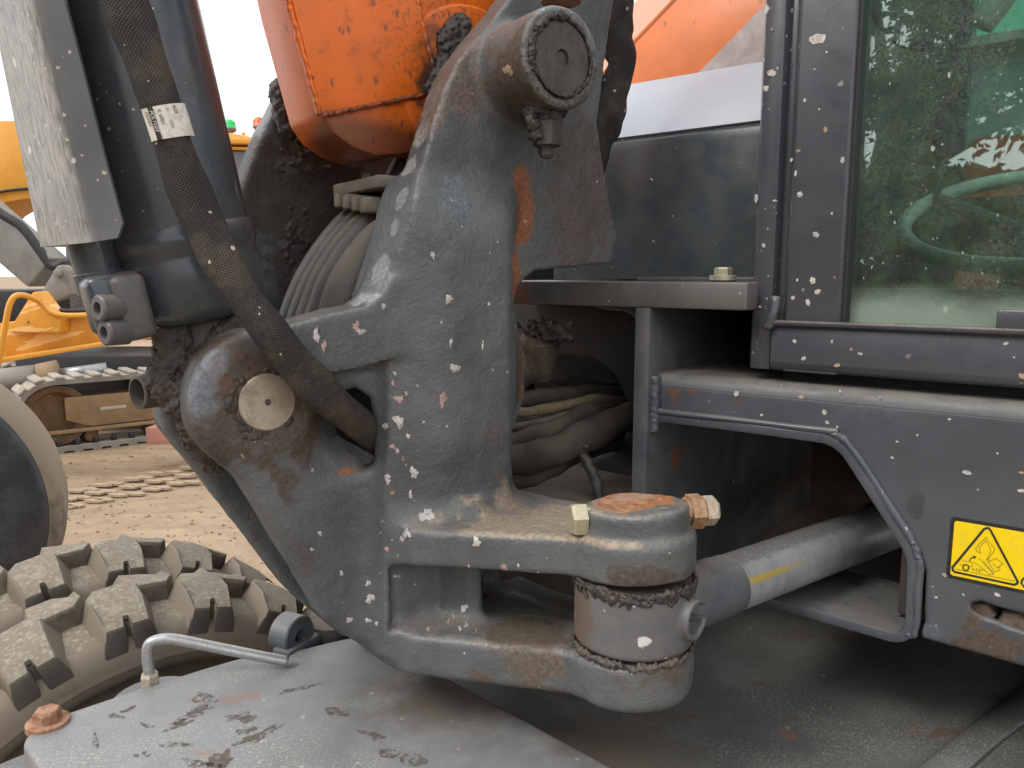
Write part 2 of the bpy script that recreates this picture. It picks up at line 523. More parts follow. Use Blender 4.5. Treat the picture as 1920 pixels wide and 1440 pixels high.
M = {}
GREY = (.070, .076, .084)
M['paint'] = paint('paint', GREY, splat=.3, bstr=.15)
M['paint_clean'] = paint('paint_clean', (.078, .092, .108), dust=.35, film=.06, splat=.15, rough=.36, bstr=.12)
M['plate'] = paint('plate', (.066, .075, .088), var=.15, dust=.5, dustcol=(.20, .18, .15), film=.05, splat=.45, rust=.12, rough=.32, bscale=30, bstr=.07, edge=.35, streak=.25, fine=.3)
M['plate_inner'] = paint('plate_inner', (.060, .067, .076), var=.2, dust=.7, film=.18, splat=.35, rust=.3, rough=.45, bscale=30, bstr=.12, edge=.3)
M['plate_dirty'] = paint('plate_dirty', (.085, .085, .086), var=.25, dust=.8, film=.35, dustcol=(.14, .105, .075), splat=.25, rust=.3, rough=.5, bstr=.2)
M['plate_brown'] = simple('plate_brown', (.060, .050, .042), .75, var=.3, scale=18, dust=.5, dustcol=(.16, .12, .085))
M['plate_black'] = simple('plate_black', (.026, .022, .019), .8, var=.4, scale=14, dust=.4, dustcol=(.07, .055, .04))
M['sand_print'] = simple('sand_print', (.345, .258, .172), .95, var=.15, scale=20)
M['dust_floor'] = simple('dust_floor', (.19, .155, .115), .85, var=.3, scale=16, dirt=.5)
M['deck'] = paint('deck', (.085, .090, .097), var=.2, dust=.6, dustcol=(.22, .19, .155), film=.12, splat=.4, rough=.5, bstr=.2)
M['cab'] = paint('cab', (.058, .062, .074), var=.12, dust=.5, film=.0, splat=1.6, rust=.3, rough=.30, bscale=22, bstr=.04, edge=.5, streak=.22, fine=.2)
M['tank_top'] = simple('tank_top', (.36, .40, .45), .35, 0, var=.06, scale=7, blot=(.33, .37, .43), blot_amt=.3, bstr=.04)
M['tank'] = paint('tank', (.050, .060, .068), var=.2, dust=.0, film=.06, splat=.25, rust=.05, rough=.30, bscale=9, bstr=.05, edge=.2, streak=.35, fine=.5)
M['barrel'] = paint('barrel', (.048, .060, .072), var=.2, dust=.3, film=.06, splat=.35, rust=.03, rough=.24, bscale=18, bstr=.05, edge=.3, streak=.0, tint=(.062, .050, .054))
M['barrel_dust'] = paint('barrel_dust', (.080, .080, .082), var=.2, dust=.5, film=.30, dustcol=(.20, .155, .11), splat=.2, rough=.45, bstr=.2)
M['grease_paint'] = paint('grease_paint', (.060, .055, .050), var=.3, dust=.4, dustcol=(.10, .08, .06), film=.6, splat=.2, rough=.6, bscale=90, bstr=.5, bdist=.002)
M['cast_eye'] = paint('cast_eye', (.085, .093, .104), var=.15, dust=.4, film=.15, splat=.55, rust=.15, rough=.42, bscale=60, bstr=.2, edge=.3,
                      zones=[(tuple(bw(0, .229, 1.132)), (.09, .09, .022), (.085, .065, .050), .95, .35, .5), (tuple(bw(0, .229, 1.052)), (.09, .09, .012), (.085, .065, .050), .9, .35, .5),
                             (tuple(bw(.055, .20, 1.09)), (.03, .05, .06), (.12, .09, .065), .85, .4, .5)])

def m_guard():
    s = NT('guard')
    d = A_GUARD
    t = s.vm('DOT_PRODUCT', s.pos, tuple(d)); 
    stre = s.noise(1.0, 5, .62, s.vm('SUBTRACT', s.scaled(s.pos, (240, 240, 240)), s.scaled(s.n('ShaderNodeCombineXYZ', {0: s.math('MULTIPLY', t, d[0]), 1: s.math('MULTIPLY', t, d[1]), 2: s.math('MULTIPLY', t, d[2])}).outputs[0], (185, 185, 185))))
    facing = s.vm('DOT_PRODUCT', s.nor, tuple((BU * 1.0 - BV * .0).normalized()))
    worn = s.step(facing, .50, .85)  # facing mask paints sky light into the scuffed, dusty front face
    base = s.mix(s.step(s.noise(9, 4, .6), .3, .7), (.085, .089, .094), (.120, .122, .125))
    sc = s.mix(s.step(stre, .36, .70), (.225, .222, .212), (.37, .355, .315))
    sc = s.mix(s.step(s.noise(14, 3, .5), .45, .7), sc, (.20, .205, .21))
    col = s.mix(s.math('MULTIPLY', worn, s.step(stre, .25, .5)), base, sc)
    m, rv = s.cells(70, .88, .36)
    col = s.mix(s.math('MULTIPLY', m, .7), col, WHITE)
    m2, rv = s.cells(170, .78, .4, seed=2.0)
    col = s.mix(s.math('MULTIPLY', m2, .7), col, (.55, .5, .36))
    m3, rv = s.cells(14, .82, .5, vec=s.warp(40, .02, s.scaled(s.pos, (1, 1, .35))), seed=5.0)
    col = s.mix(s.math('MULTIPLY', m3, .7), col, (.22, .10, .06))
    return s.bsdf(col, s.mixf(stre, .38, .6), 0, s.bump(stre, .15, .0008))
A_GUARD = (PB(166, 455, -.045) - PB(52, 0, -.045)).normalized()
M['guard'] = m_guard()

def m_orange(name, dirt, base=(.74, .150, .011), black=.6):
    s = NT(name)
    a = s.noise(12, 4, .6); f = s.noise(160, 4, .65); mid = s.noise(40, 5, .65)
    col = s.mix(s.step(a, .3, .7), tuple(c * .88 for c in base), tuple(c * 1.06 for c in base))
    m, rv = s.cells(60, .90, .36, vec=s.warp(60, .012, s.scaled(s.pos, (1.3, 1.3, .8))))
    m1, rv = s.cells(150, .84, .42, seed=1.7, vec=s.warp(200, .006, s.scaled(s.pos, (1, 1, .5))))
    mm = s.math('MAXIMUM', m, m1)
    col = s.mix(s.math('MULTIPLY', mm, black), col, (.055, .045, .042))
    low = s.n('ShaderNodeSeparateXYZ', {0: s.pos}).outputs[2]
    if dirt > 0:
        dm = s.step(s.math('ADD', mid, s.math('MULTIPLY', s.zone(PB(700, 300, -.08), (.20, .20, .085), .9, mid, .6), .55)), .53, .83)
        col = s.mix(s.math('MULTIPLY', dm, dirt), col, (.040, .026, .022))
        d2 = s.zone(PB(835, 150, -.07), (.045, .05, .10), .6, mid, .9)
        col = s.mix(s.math('MULTIPLY', d2, .92), col, (.030, .024, .022))
        fr = s.math('MULTIPLY', s.step(f, .5, .62), s.zone(PB(850, 60, -.07), (.12, .12, .16), .8, mid, .5))
        col = s.mix(s.math('MULTIPLY', fr, .7), col, (.06, .03, .022))
    return s.bsdf(col, .38, 0, s.bump(s.math('ADD', s.noise(35, 4, .6), s.math('MULTIPLY', f, .2)), .10, .0012))
M['orange'] = m_orange('orange', .8)
M['orange_weld'] = simple('orange_weld', (.30, .065, .022), .5, var=.5, scale=60, blot=(.035, .025, .022), blot_amt=.9, bstr=.4)
M['orange_grease'] = m_orange('orange_grease', 1.0)
M['orange_far'] = m_orange('orange_far', 0, (.64, .165, .035), .35)
M['silver'] = simple('silver', (.40, .345, .33), .4, var=.15, scale=25, blot=(.5, .46, .44), blot_amt=.3)
def grease(name, c, rough=.5, hi=.5):
    s = NT(name)
    a = s.noise(60, 5, .65); f = s.noise(320, 4, .7)
    col = s.mix(s.step(a, .3, .72), tuple(x * .6 for x in c), tuple(x * 1.35 for x in c))
    col = s.mix(s.math('MULTIPLY', s.step(f, .56, .72), .45), col, tuple(x * 2.4 for x in c))
    col = s.mix(s.math('MULTIPLY', s.math('MULTIPLY', s.up(.2, .9), s.step(a, .4, .65)), .5), col, (.11, .085, .065))
    return s.bsdf(col, s.mixf(a, rough - .15, rough + .2), 0, s.bump(s.math('ADD', a, s.math('MULTIPLY', f, .7)), .7, .002))
M['grease'] = grease('grease', (.040, .032, .027), .48)
M['grease_grey'] = grease('grease_grey', (.075, .062, .055), .5)
M['grease_mud'] = grease('grease_mud', (.052, .041, .034), .7)
M['mud'] = grease('mud', (.085, .062, .046), .85)
M['bolt_grease'] = grease('bolt_grease', (.050, .042, .037), .45)
M['bolt_mud'] = grease('bolt_mud', (.13, .095, .07), .8)
M['pin_grease'] = grease('pin_grease', (.062, .053, .044), .5)
M['pin'] = simple('pin', (.46, .40, .315), .45, .15, var=.2, scale=35, blot=(.15, .10, .065), blot_amt=.35, dirt=.55, dirtcol=(.075, .052, .040), bstr=.1)
M['rust'] = simple('rust', (.30, .125, .055), .75, 0, var=.35, scale=60, blot=(.42, .30, .20), blot_amt=.55, bstr=.4, dirt=.25, dirtcol=(.12, .13, .14))
M['rust_nut'] = simple('rust_nut', (.30, .17, .09), .7, 0, var=.3, scale=80, blot=(.42, .33, .23), blot_amt=.4, bstr=.35)
M['zinc'] = simple('zinc', (.46, .43, .30), .42, .35, var=.2, scale=70, blot=(.30, .24, .14), blot_amt=.4)
M['zinc_rust'] = simple('zinc_rust', (.44, .40, .32), .5, .25, var=.25, scale=70, blot=(.30, .14, .06), blot_amt=.6)
M['zinc_pipe'] = simple('zinc_pipe', (.40, .41, .41), .38, .55, var=.2, scale=60, blot=(.20, .11, .06), blot_amt=.45)
M['clamp'] = simple('clamp', (.20, .165, .125), .7, 0, var=.25, scale=40, dust=.7, dirt=.3)
M['post'] = simple('post', (.13, .10, .07), .6, 0, var=.5, scale=30, blot=(.05, .045, .04), blot_amt=.7)
def m_chrome():
    s = NT('chrome')
    t = s.vm('DOT_PRODUCT', s.pos, (RD_M.x, RD_M.y, 0))
    rings = s.noise(1.0, 3, .6, s.n('ShaderNodeCombineXYZ', {0: s.math('MULTIPLY', t, 220), 1: 0.0, 2: 0.0}).outputs[0])
    mid = s.noise(30, 4, .65); fi = s.noise(300, 3, .7)
    col = s.mix(s.step(mid, .3, .7), (.43, .44, .46), (.32, .33, .345))
    top = s.up(.62, .98)
    col = s.mix(s.math('MULTIPLY', s.step(s.math('ADD', s.math('MULTIPLY', fi, .6), s.math('MULTIPLY', top, .32)), .46, .62), .75), col, (.17, .155, .14))
    col = s.mix(s.math('MULTIPLY', s.step(rings, .5, .68), .35), col, (.14, .14, .145))
    t0 = LC_M.dot(RD_M)
    zz = s.n('ShaderNodeSeparateXYZ', {0: s.pos}).outputs[2]
    wob = s.math('MULTIPLY', s.math('SUBTRACT', mid, .5), .004)
    along = s.math('MULTIPLY', s.step(t, t0 + .145, t0 + .165), s.step(t, t0 + .30, t0 + .20))
    band = s.step(s.math('ABSOLUTE', s.math('ADD', s.math('SUBTRACT', zz, 1.0865), wob)), .0045, .0028)
    side = s.step(s.vm('DOT_PRODUCT', s.nor, (RD_M.y, -RD_M.x, 0)), .2, .5)
    col = s.mix(s.math('MULTIPLY', s.math('MULTIPLY', s.math('MULTIPLY', along, band), side), .85), col, (.52, .39, .07))  # yellow reflection along the rod painted into its colour
    return s.bsdf(col, s.mixf(mid, .26, .46), .45, s.bump(rings, .04, .0004))
LC_M = bw(0, .229, 0); RD_M = Vector((.807, .59, 0)).normalized()
M['chrome'] = m_chrome()
def m_sleeve():
    s = NT('sleeve')
    uv = s.n('ShaderNodeUVMap', uv_map='UVMap').outputs[0]
    sep = s.n('ShaderNodeSeparateXYZ', {0: uv})
    f = 2 * math.pi / .0034
    wx = s.math('SINE', s.math('MULTIPLY', sep.outputs[0], f)); wy = s.math('SINE', s.math('MULTIPLY', sep.outputs[1], f))
    w = s.math('MULTIPLY', wx, wy)
    wv = s.step(w, -.6, .6)
    d = s.noise(16, 5, .65); fi = s.noise(140, 4, .7)
    blk = s.mix(wv, (.012, .011, .011), (.048, .045, .043))
    dst = s.mix(wv, (.046, .036, .028), (.100, .079, .058))
    col = s.mix(s.step(s.math('ADD', s.math('MULTIPLY', d, .7), s.math('MULTIPLY', fi, .3)), .45, .64), blk, dst)
    m, rv = s.cells(120, .90, .36)
    col = s.mix(s.math('MULTIPLY', m, .9), col, (.55, .48, .36))
    h = s.math('ADD', s.math('MULTIPLY', w, .5), s.math('MULTIPLY', fi, .2))
    return s.bsdf(col, .72, 0, s.bump(h, .7, .0012), .3)
M['sleeve'] = m_sleeve()
M['tag'] = simple('tag', (.66, .63, .57), .5, 0, var=.08, scale=60, blot=(.30, .23, .14), blot_amt=.45, bstr=.05)
M['tagwhite'] = simple('tagwhite', (.7, .68, .62), .5, 0, var=.05)
M['ink'] = simple('ink', (.018, .016, .016), .45, 0, var=.2, scale=90, blot=(.05, .045, .04), blot_amt=.3, bstr=.02)
M['ink_soft'] = simple('ink_soft', (.11, .085, .02), .5, 0, var=.1, bstr=.02)
M['decal_yellow'] = simple('decal_yellow', (.84, .60, .004), .38, 0, var=.04, scale=30, blot=(.52, .40, .05), blot_amt=.3, bstr=.03)
M['hose'] = simple('hose', (.052, .049, .046), .55, 0, var=.25, scale=25, dust=.45, dustcol=(.19, .155, .115), dirt=.3, dirtcol=(.10, .08, .06))
M['hose_dust'] = simple('hose_dust', (.085, .072, .058), .7, 0, var=.25, scale=18, dust=.5, dustcol=(.24, .195, .14), dirt=.35, dirtcol=(.05, .045, .04))
M['hose_mud'] = simple('hose_mud', (.062, .050, .038), .85, 0, var=.35, scale=22, dust=.5, dustcol=(.115, .092, .066), bstr=.5, bdist=.003)
M['hose_ribbed'] = simple('hose_ribbed', (.16, .12, .07), .8, 0, var=.3, scale=200, dust=.3)
M['rubber'] = simple('rubber', (.016, .016, .017), .6, 0, var=.2, dust=.1)
M['pebble'] = simple('pebble', (.22, .165, .11), .9, 0, var=.45, scale=9)
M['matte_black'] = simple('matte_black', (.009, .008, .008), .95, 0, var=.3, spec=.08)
M['seal'] = simple('seal', (.30, .25, .13), .7, 0, var=.25, scale=14, dirt=.4, dirtcol=(.06, .06, .05))
M['cab_inner'] = simple('cab_inner', (.022, .024, .023), .7, 0, var=.2)
M['cab_teal'] = simple('cab_teal', (.36, .52, .48), .6, 0, var=.25, scale=6, dirt=.3, dirtcol=(.06, .09, .08))  # teal of daylight through tinted glass put into the colour, lightened for the dim cab
M['seat'] = simple('seat', (.50, .10, .05), .8, 0, var=.4, scale=8, dirt=.5, dirtcol=(.08, .10, .09))
M['trim'] = simple('trim', (.45, .46, .43), .5, 0, var=.15)
M['trim_dark'] = simple('trim_dark', (.05, .05, .048), .6, 0, var=.2)
def m_glass(name, tint, dusty, zlo=None):
    s = NT(name)
    tr = s.n('ShaderNodeBsdfTransparent', {0: tint})
    gl = s.n('ShaderNodeBsdfGlossy', {'Color': (.92, 1, .97, 1), 'Roughness': .012})
    fr = s.n('ShaderNodeFresnel', {'IOR': 1.52}).outputs[0]
    m1 = s.n('ShaderNodeMixShader', {0: s.math('ADD', s.math('MULTIPLY', fr, 2.2), .06, True), 1: tr.outputs[0], 2: gl.outputs[0]})
    z = s.n('ShaderNodeSeparateXYZ', {0: s.pos}).outputs[2]
    a = s.noise(9, 5, .65); f = s.noise(420, 3, .7)
    dm = s.math('MULTIPLY', s.math('ADD', s.math('MULTIPLY', s.math('MULTIPLY', s.step(a, .35, .75), s.step(f, .35, .7)), .45), .075), dusty)
    if zlo is not None:
        g = s.step(s.math('ADD', z, s.math('MULTIPLY', s.math('SUBTRACT', a, .5), .06)), zlo + .055, zlo + .008)
        dm = s.math('MAXIMUM', dm, s.math('MULTIPLY', g, .62))
    for sc, th in ((90, .87), (240, .86)):
        m, rv = s.cells(sc, th + .06, .30, vec=s.warp(sc * 2, .5 / sc, s.scaled(s.pos, (1, 1, .6))), seed=sc * .1)
        dm = s.math('MAXIMUM', dm, s.math('MULTIPLY', m, .85))
    df = s.n('ShaderNodeBsdfDiffuse', {0: (.34, .42, .34, 1)})
    m2 = s.n('ShaderNodeMixShader', {0: dm, 1: m1.outputs[0], 2: df.outputs[0]})
    s.t.links.new(m2.outputs[0], s.out.inputs['Surface'])
    return s.m
M['glass'] = m_glass('glass', (.60, .82, .73, 1), .70, PF(1700, 605, -.04).z)
M['glass_rear'] = m_glass('glass_rear', (.36, .66, .56, 1), .2)

def m_deckplate(name, base, bright):
    s = NT(name)
    a = s.noise(5, 4, .6); mid = s.noise(26, 5, .65); f = s.noise(260, 4, .7)
    col = s.mix(s.step(a, .3, .7), tuple(c * .85 for c in base), tuple(c * 1.15 for c in base))
    col = s.mix(s.math('MULTIPLY', s.step(mid, .45, .7), .35 * bright), col, tuple(min(.5, c * 1.3) for c in base))
    sp = s.math('MULTIPLY', s.step(f, .50, .66), s.step(s.noise(6, 3, .5, s.vm('ADD', s.pos, (4, 2, 0))), .40, .62))
    col = s.mix(s.math('MULTIPLY', sp, .75 * bright), col, (.42, .39, .30))
    m, rv = s.cells(80, .90, .34); col = s.mix(s.math('MULTIPLY', m, .7 * bright), col, (.42, .39, .33))
    f2 = s.noise(520, 2, .6); col = s.mix(s.math('MULTIPLY', s.math('MULTIPLY', s.step(f2, .56, .68), s.step(mid, .38, .58)), .6 * bright), col, (.42, .39, .31))
    m, rv = s.cells(13, .62, .50, vec=s.warp(18, .10, s.scaled(s.pos, (.8, 1.7, 1))), seed=9, soft=.10)
    col = s.mix(s.math('MULTIPLY', s.math('MULTIPLY', m, s.step(s.noise(60, 3, .6), .38, .58)), .9), col, (.105, .074, .054))
    m, rv = s.cells(17, .80, .46, vec=s.warp(22, .07), seed=6, soft=.14)
    col = s.mix(s.math('MULTIPLY', s.math('MULTIPLY', m, s.step(f, .4, .6)), .75), col, (.27, .11, .06))
    br = s.math('MAXIMUM', s.zone(PZ(860, 1310, .9), (.17, .13, .2), .9, mid, .6), s.zone(PZ(1150, 1400, .87), (.16, .12, .2), .9, mid, .6))
    col = s.mix(s.math('MULTIPLY', br, .75), col, (.118, .088, .068))
    h = s.math('ADD', s.noise(90, 5, .65), s.math('MULTIPLY', f, .4))
    return s.bsdf(col, s.mixf(mid, .36, .58), 0, s.bump(h, .25, .0012))
M['deckplate'] = m_deckplate('deckplate', (.170, .173, .176), 1.1)
M['deckdark'] = m_deckplate('deckdark', (.090, .092, .088), .45)

def m_tyre(name, base, dustamt, dcol=(.205, .170, .128)):
    s = NT(name)
    a = s.noise(14, 5, .6); f = s.noise(150, 4, .65)
    col = s.mix(s.step(a, .3, .7), tuple(c * .8 for c in base), tuple(c * 1.25 for c in base))
    z = s.n('ShaderNodeSeparateXYZ', {0: s.nor}).outputs[2]
    up = s.step(z, -.6, .5)
    dm = s.math('MULTIPLY', s.step(s.math('ADD', s.math('MULTIPLY', a, .55), s.math('ADD', s.math('MULTIPLY', f, .15), s.math('MULTIPLY', up, .38))), .40, .68), dustamt)
    col = s.mix(dm, col, dcol)
    col = s.mix(s.math('MULTIPLY', s.math('MULTIPLY', s.step(f, .48, .68), s.step(z, .7, .95)), .6), col, (.35, .335, .285))
    col = s.mix(s.math('MULTIPLY', s.math('MULTIPLY', s.step(s.noise(34, 4, .6), .52, .62), s.step(z, .7, .95)), .5), col, (.30, .27, .19))
    return s.bsdf(col, .8, 0, s.bump(s.math('ADD', a, s.math('MULTIPLY', f, .5)), .35, .002), .3)
M['tyre'] = m_tyre('tyre', (.060, .052, .043), .85)
M['tyre_rub'] = m_tyre('tyre_rub', (.045, .041, .037), .30, (.14, .115, .085))
M['tyre_wall'] = m_tyre('tyre_wall', (.052, .043, .034), .35, (.15, .12, .085))
M['tyre_dust'] = m_tyre('tyre_dust', (.11, .092, .072), .9, (.23, .185, .135))
M['tyre_black'] = simple('tyre_black', (.018, .020, .023), .55, 0, var=.3, scale=12, blot=(.06, .06, .06), blot_amt=.3)
def m_sand():
    s = NT('sand')
    a = s.noise(.9, 5, .6); b_ = s.noise(6, 5, .65); f = s.noise(60, 4, .7); g = s.noise(1.0, 4, .6, s.scaled(s.pos, (1.4, 9, 1)))
    col = s.mix(s.step(a, .3, .7), (.29, .212, .142), (.36, .268, .18))
    col = s.mix(s.math('MULTIPLY', s.step(b_, .42, .68), .6), col, (.235, .166, .105))
    col = s.mix(s.math('MULTIPLY', s.step(g, .52, .68), .5), col, (.41, .315, .215))
    m, rv = s.cells(28, .80, .4); col = s.mix(s.math('MULTIPLY', m, .6), col, (.20, .14, .09))
    h = s.math('ADD', s.math('MULTIPLY', b_, 1.0), s.math('ADD', s.math('MULTIPLY', f, .3), s.math('MULTIPLY', g, .8)))
    return s.bsdf(col, .95, 0, s.bump(h, .6, .03), .15)
M['sand'] = m_sand()
M['yellow'] = simple('yellow', (.66, .30, .035), .45, 0, var=.08, scale=5, dust=.25)
def m_chip():
    s = NT('yellow_chip')
    a = s.noise(5, 4, .6)
    col = s.mix(s.step(a, .3, .7), (.56, .235, .022), (.68, .31, .035))
    st = s.noise(1.0, 3, .5, s.vm('ADD', s.scaled(s.pos, (4.5, 4.5, 9)), s.scaled(s.n('ShaderNodeCombineXYZ', {0: s.n('ShaderNodeSeparateXYZ', {0: s.pos}).outputs[2], 1: 0.0, 2: 0.0}).outputs[0], (-9, 0, 0))))
    col = s.mix(s.step(st, .575, .60), col, (.78, .48, .17))
    m, rv = s.cells(26, .86, .35); col = s.mix(m, col, (.12, .05, .02))
    return s.bsdf(col, .5, 0, s.bump(a, .1, .002))
M['yellow_chip'] = m_chip()
M['grey_far'] = simple('grey_far', (.20, .205, .195), .55, 0, var=.2, scale=8, dust=.6, dirt=.35, dirtcol=(.10, .08, .055))
M['plate_marks'] = paint('plate_marks', (.066, .075, .088), var=.15, dust=.5, dustcol=(.20, .18, .15), film=.05, splat=.45, rust=.12, rough=.32, bscale=30, bstr=.07, edge=.25, streak=.25, fine=.3, attr='stain_light')
M['track'] = simple('track', (.24, .225, .195), .9, 0, var=.2, scale=9, dust=.8, dustcol=(.46, .41, .33), bstr=.4, bdist=.01)
M['track_frame'] = simple('track_frame', (.30, .195, .105), .85, 0, var=.25, scale=7, dust=.5, dirt=.2)
M['idler'] = simple('idler', (.115, .062, .026), .8, 0, var=.3, scale=8, dust=.4)
M['pale'] = simple('pale', (.42, .39, .33), .8, 0, var=.1)
M['pale_dust'] = simple('pale_dust', (.34, .33, .31), .6, 0, var=.2, scale=6, dust=.5, dirt=.4, dirtcol=(.12, .085, .05))
M['mesh'] = simple('mesh', (.10, .10, .10), .6, 0, var=.3, scale=60, blot=(.26, .26, .26), blot_amt=.7)
M['far_window'] = simple('far_window', (.085, .085, .10), .25, 0, var=.1, scale=3)
M['beacon_green'] = simple('beacon_green', (.02, .50, .12), .3, 0, var=.08)
M['beacon_orange'] = simple('beacon_orange', (.72, .10, .012), .3, 0, var=.08)
M['red'] = simple('red', (.50, .24, .18), .7, 0, var=.15, scale=6, dust=.4)
M['bark'] = simple('bark', (.09, .07, .055), .9, 0, var=.3, scale=10, bstr=.5, bdist=.01)
def m_leaf():
    s = NT('leaf')
    a = s.noise(2.5, 3, .6)
    col = s.mix(s.step(a, .3, .7), (.030, .048, .016), (.070, .095, .030))
    return s.bsdf(col, .6, 0)
M['leaf'] = m_leaf()
M['cast'] = M['paint']            # replaced once the casting exists and its marks can be placed on it
# ================================================================== the near excavator
EX = empty('wheeled_excavator', (0.3, 1.9, 0))
tag(EX, 'grey and orange wheeled excavator with its cast boom swing bracket filling the view', 'excavator')

# ------------------------------------------------------------------ swing bracket (one casting)
GRID = .0040
def bracket_field():
    F = Field((-.22, -.36, .90), (.50, .32, 1.86), GRID)
    U, V, Z = F.X, F.Y, F.Z
    P = lambda pts, v: [pbl(x, y, v) for x, y in pts]
    # near cheek: upper arm up to the boom pin
    arm = poly2(P([(1060, -140), (985, -40), (915, 48), (861, 112), (834, 169), (818, 217), (806, 262), (791, 315), (777, 368), (768, 410), (755, 455), (738, 510), (716, 552),
                   (735, 640), (740, 800), (960, 820), (985, 745), (990, 680), (976, 628), (964, 575), (974, 535), (1003, 508), (1148, 492),
                   (1157, 440), (1140, 350), (1122, 230), (1135, 120), (1170, -120)], 0), U, Z)
    D = extr(arm, V, -.047, 0, .0035)
    # ear for the lift cylinder pin
    ear = poly2(P([(470, 640), (640, 690), (760, 690), (765, 1215), (716, 1218), (660, 1200), (612, 1165), (540, 1040), (400, 812)], -.02), U, Z)
    pu, pz = pbl(497, 752, -.02)
    earc = np.sqrt((U - pu) ** 2 + (Z - pz) ** 2) - .078
    ear = smin(ear, earc, .02)
    e = extr(ear, V, -.075, -.016, .010)
    boss = extr(np.sqrt((U - pu) ** 2 + (Z - pz) ** 2) - .070, V, -.075, -.014, .018)
    e = smin(e, boss, .012)
    # upper rib of the ear
    rib = poly2(P([(505, 634), (540, 612), (640, 584), (690, 574), (720, 552), (742, 520), (800, 500), (800, 660), (748, 672), (690, 690), (612, 703), (560, 668)], .02), U, Z)
    D = smin(D, extr(rib, V, -.050, .014, .004), .012)
    # column with its facets
    col = poly2(P([(800, 318), (779, 368), (770, 410), (757, 455), (740, 510), (724, 560), (735, 640), (742, 760), (738, 900), (738, 1236), (762, 1246), (960, 1010), (1000, 960),
                   (972, 915), (960, 860), (964, 800), (984, 742), (989, 680), (975, 626), (963, 572), (972, 530), (964, 490), (985, 405), (1002, 330), (930, 318)], .02), U, Z)
    ur, zr = pbl(866, 600, .05)
    c = extr(col, V, -.075, .055, .004)
    c = smax(c, (V - .038 + np.maximum(U - ur, 0) * .44) / 1.09, .004)             # left facet
    c = smax(c, (V - .038 + np.maximum(ur - U, 0) * .10) / 1.0, .004)
    c = smax(c, (V - .030 + np.maximum(ur - .082 - U, 0) * .75) / 1.25, .008)        # right chamfer
    zt = pbl(900, 322, .04)[1]
    c = smax(c, (V + (Z - zt) * .45 - .004) / 1.1, .012)                             # ramp at the top
    zl = pbl(800, 900, .03)[1]
    c = smax(c, (V - .052 - np.maximum(zl - Z, 0) * .0), .01)
    D = smin(D, smin(e, c, .040), .009)
    # boom pin boss
    bu, bz = pbl(1059, 106, .095)
    b = cyl(U, Z, V, bu, bz, .0565, -.06, .092, .005)
    D = smin(D, b, .013)
    b2 = cyl(U, Z, V, bu, bz, .043, .086, .2, .001)
    D = smax(D, -b2, .002)
    # lugs for the swing cylinder
    Zt = Z - .10 * (V - .229)
    lug = [(.176, -.06), (.172, .035), (.165, .045), (.060, .210), (.0, .225), (-.060, .235), (-.066, .200), (-.060, .10), (-.055, .02), (-.06, -.06)]
    pl = poly2(lug, U, V)
    pl = smin(pl, np.sqrt(U ** 2 + (V - .229) ** 2) - .0665, .02)
    up = extr(pl, Zt, 1.127, 1.175, .009)
    lo = extr(pl, Zt, .990, 1.047, .012)
    cap = cyl(U, V, Zt, 0, .229, .0572, 1.15, 1.204, .006)
    up = smin(up, cap, .009)
    D = smin(D, up, .038)
    D = smin(D, lo, .030)
    u0, u1 = pbl(985, 1120, .03)[0], pbl(751, 1120, .03)[0]
    pk = poly2([(u0, 1.0475), (u1, 1.0475), (u1, 1.127), (u0, 1.127)], U, Zt)
    D = smax(D, -extr(pk, V, -.012, .4, .016), .010)
    web = poly2([(.172, -.06), (.166, -.006), (.150, -.004), (.118, .004), (.098, .044), (.084, .050), (.070, .034), (.060, -.06)], U, V)
    D = smin(D, extr(web, Z, 1.0, 1.17, .004), .022)
    # window in the ear, with its scooped approach
    win = poly2(P([(606, 742), (662, 730), (690, 748), (697, 790), (697, 872), (676, 888), (640, 868), (600, 840), (585, 790)], -.012), U - .8 * (V + .012), Z)
    D = smax(D, -extr(win, V, -.15, .1, .001), .008)
    wu, wz = pbl(655, 850, -.02)
    D = smax(D, -ball(F, (wu + .012, -.004, wz + .012), .042, .028, .040), .014)
    # far cheek
    far = poly2(P([(620, -120), (560, 60), (525, 178), (490, 245), (455, 335), (430, 420), (440, 520), (420, 640), (520, 700), (800, 640), (830, 520),
                   (800, 300), (850, 100), (900, -120)], -.29), U, Z)
    far = extr(far, V, -.335, -.285, .007)
    D = smin(D, far, .01)
    fear = poly2(P([(330, 700), (420, 620), (640, 640), (760, 650), (760, 1160), (640, 1190), (560, 1125), (530, 1095), (300, 800), (290, 745)], -.19), U, Z)
    D = smin(D, extr(fear, V, -.225, -.175, .008), .015)
    # bridge between the cheeks
    br = poly2([(.150, -.33), (.165, -.06), (.01, -.06), (.01, -.33)], U, V)
    D = smin(D, extr(br, Z, .985, 1.07, .012), .03)
    br2 = poly2([(.06, -.33), (.06, -.05), (.0, -.03), (.0, -.33)], U, V)
    D = smin(D, extr(br2, Z, .99, 1.12, .012), .03)
    # skin of the casting: a little uneven
    near = np.abs(D) < .012
    I, J, K = np.nonzero(near)
    x, y, z = U[I, 0, 0], V[0, J, 0], Z[0, 0, K]
    D[I, J, K] += (.0011 * vnoise(x * 28, y * 28, z * 28, 3) + .0005 * vnoise(x * 75, y * 75, z * 75, 4)).astype(np.float32)
    return F, D
F, D = bracket_field()
V_, Q_ = nets(F, D)
BR = link('swing_bracket', net_mesh('swing_bracket', V_, Q_, BM4), M['cast'], EX, True)
BR['label'] = 'heavy dark grey cast swing bracket with paint splashes and greasy pin bosses'

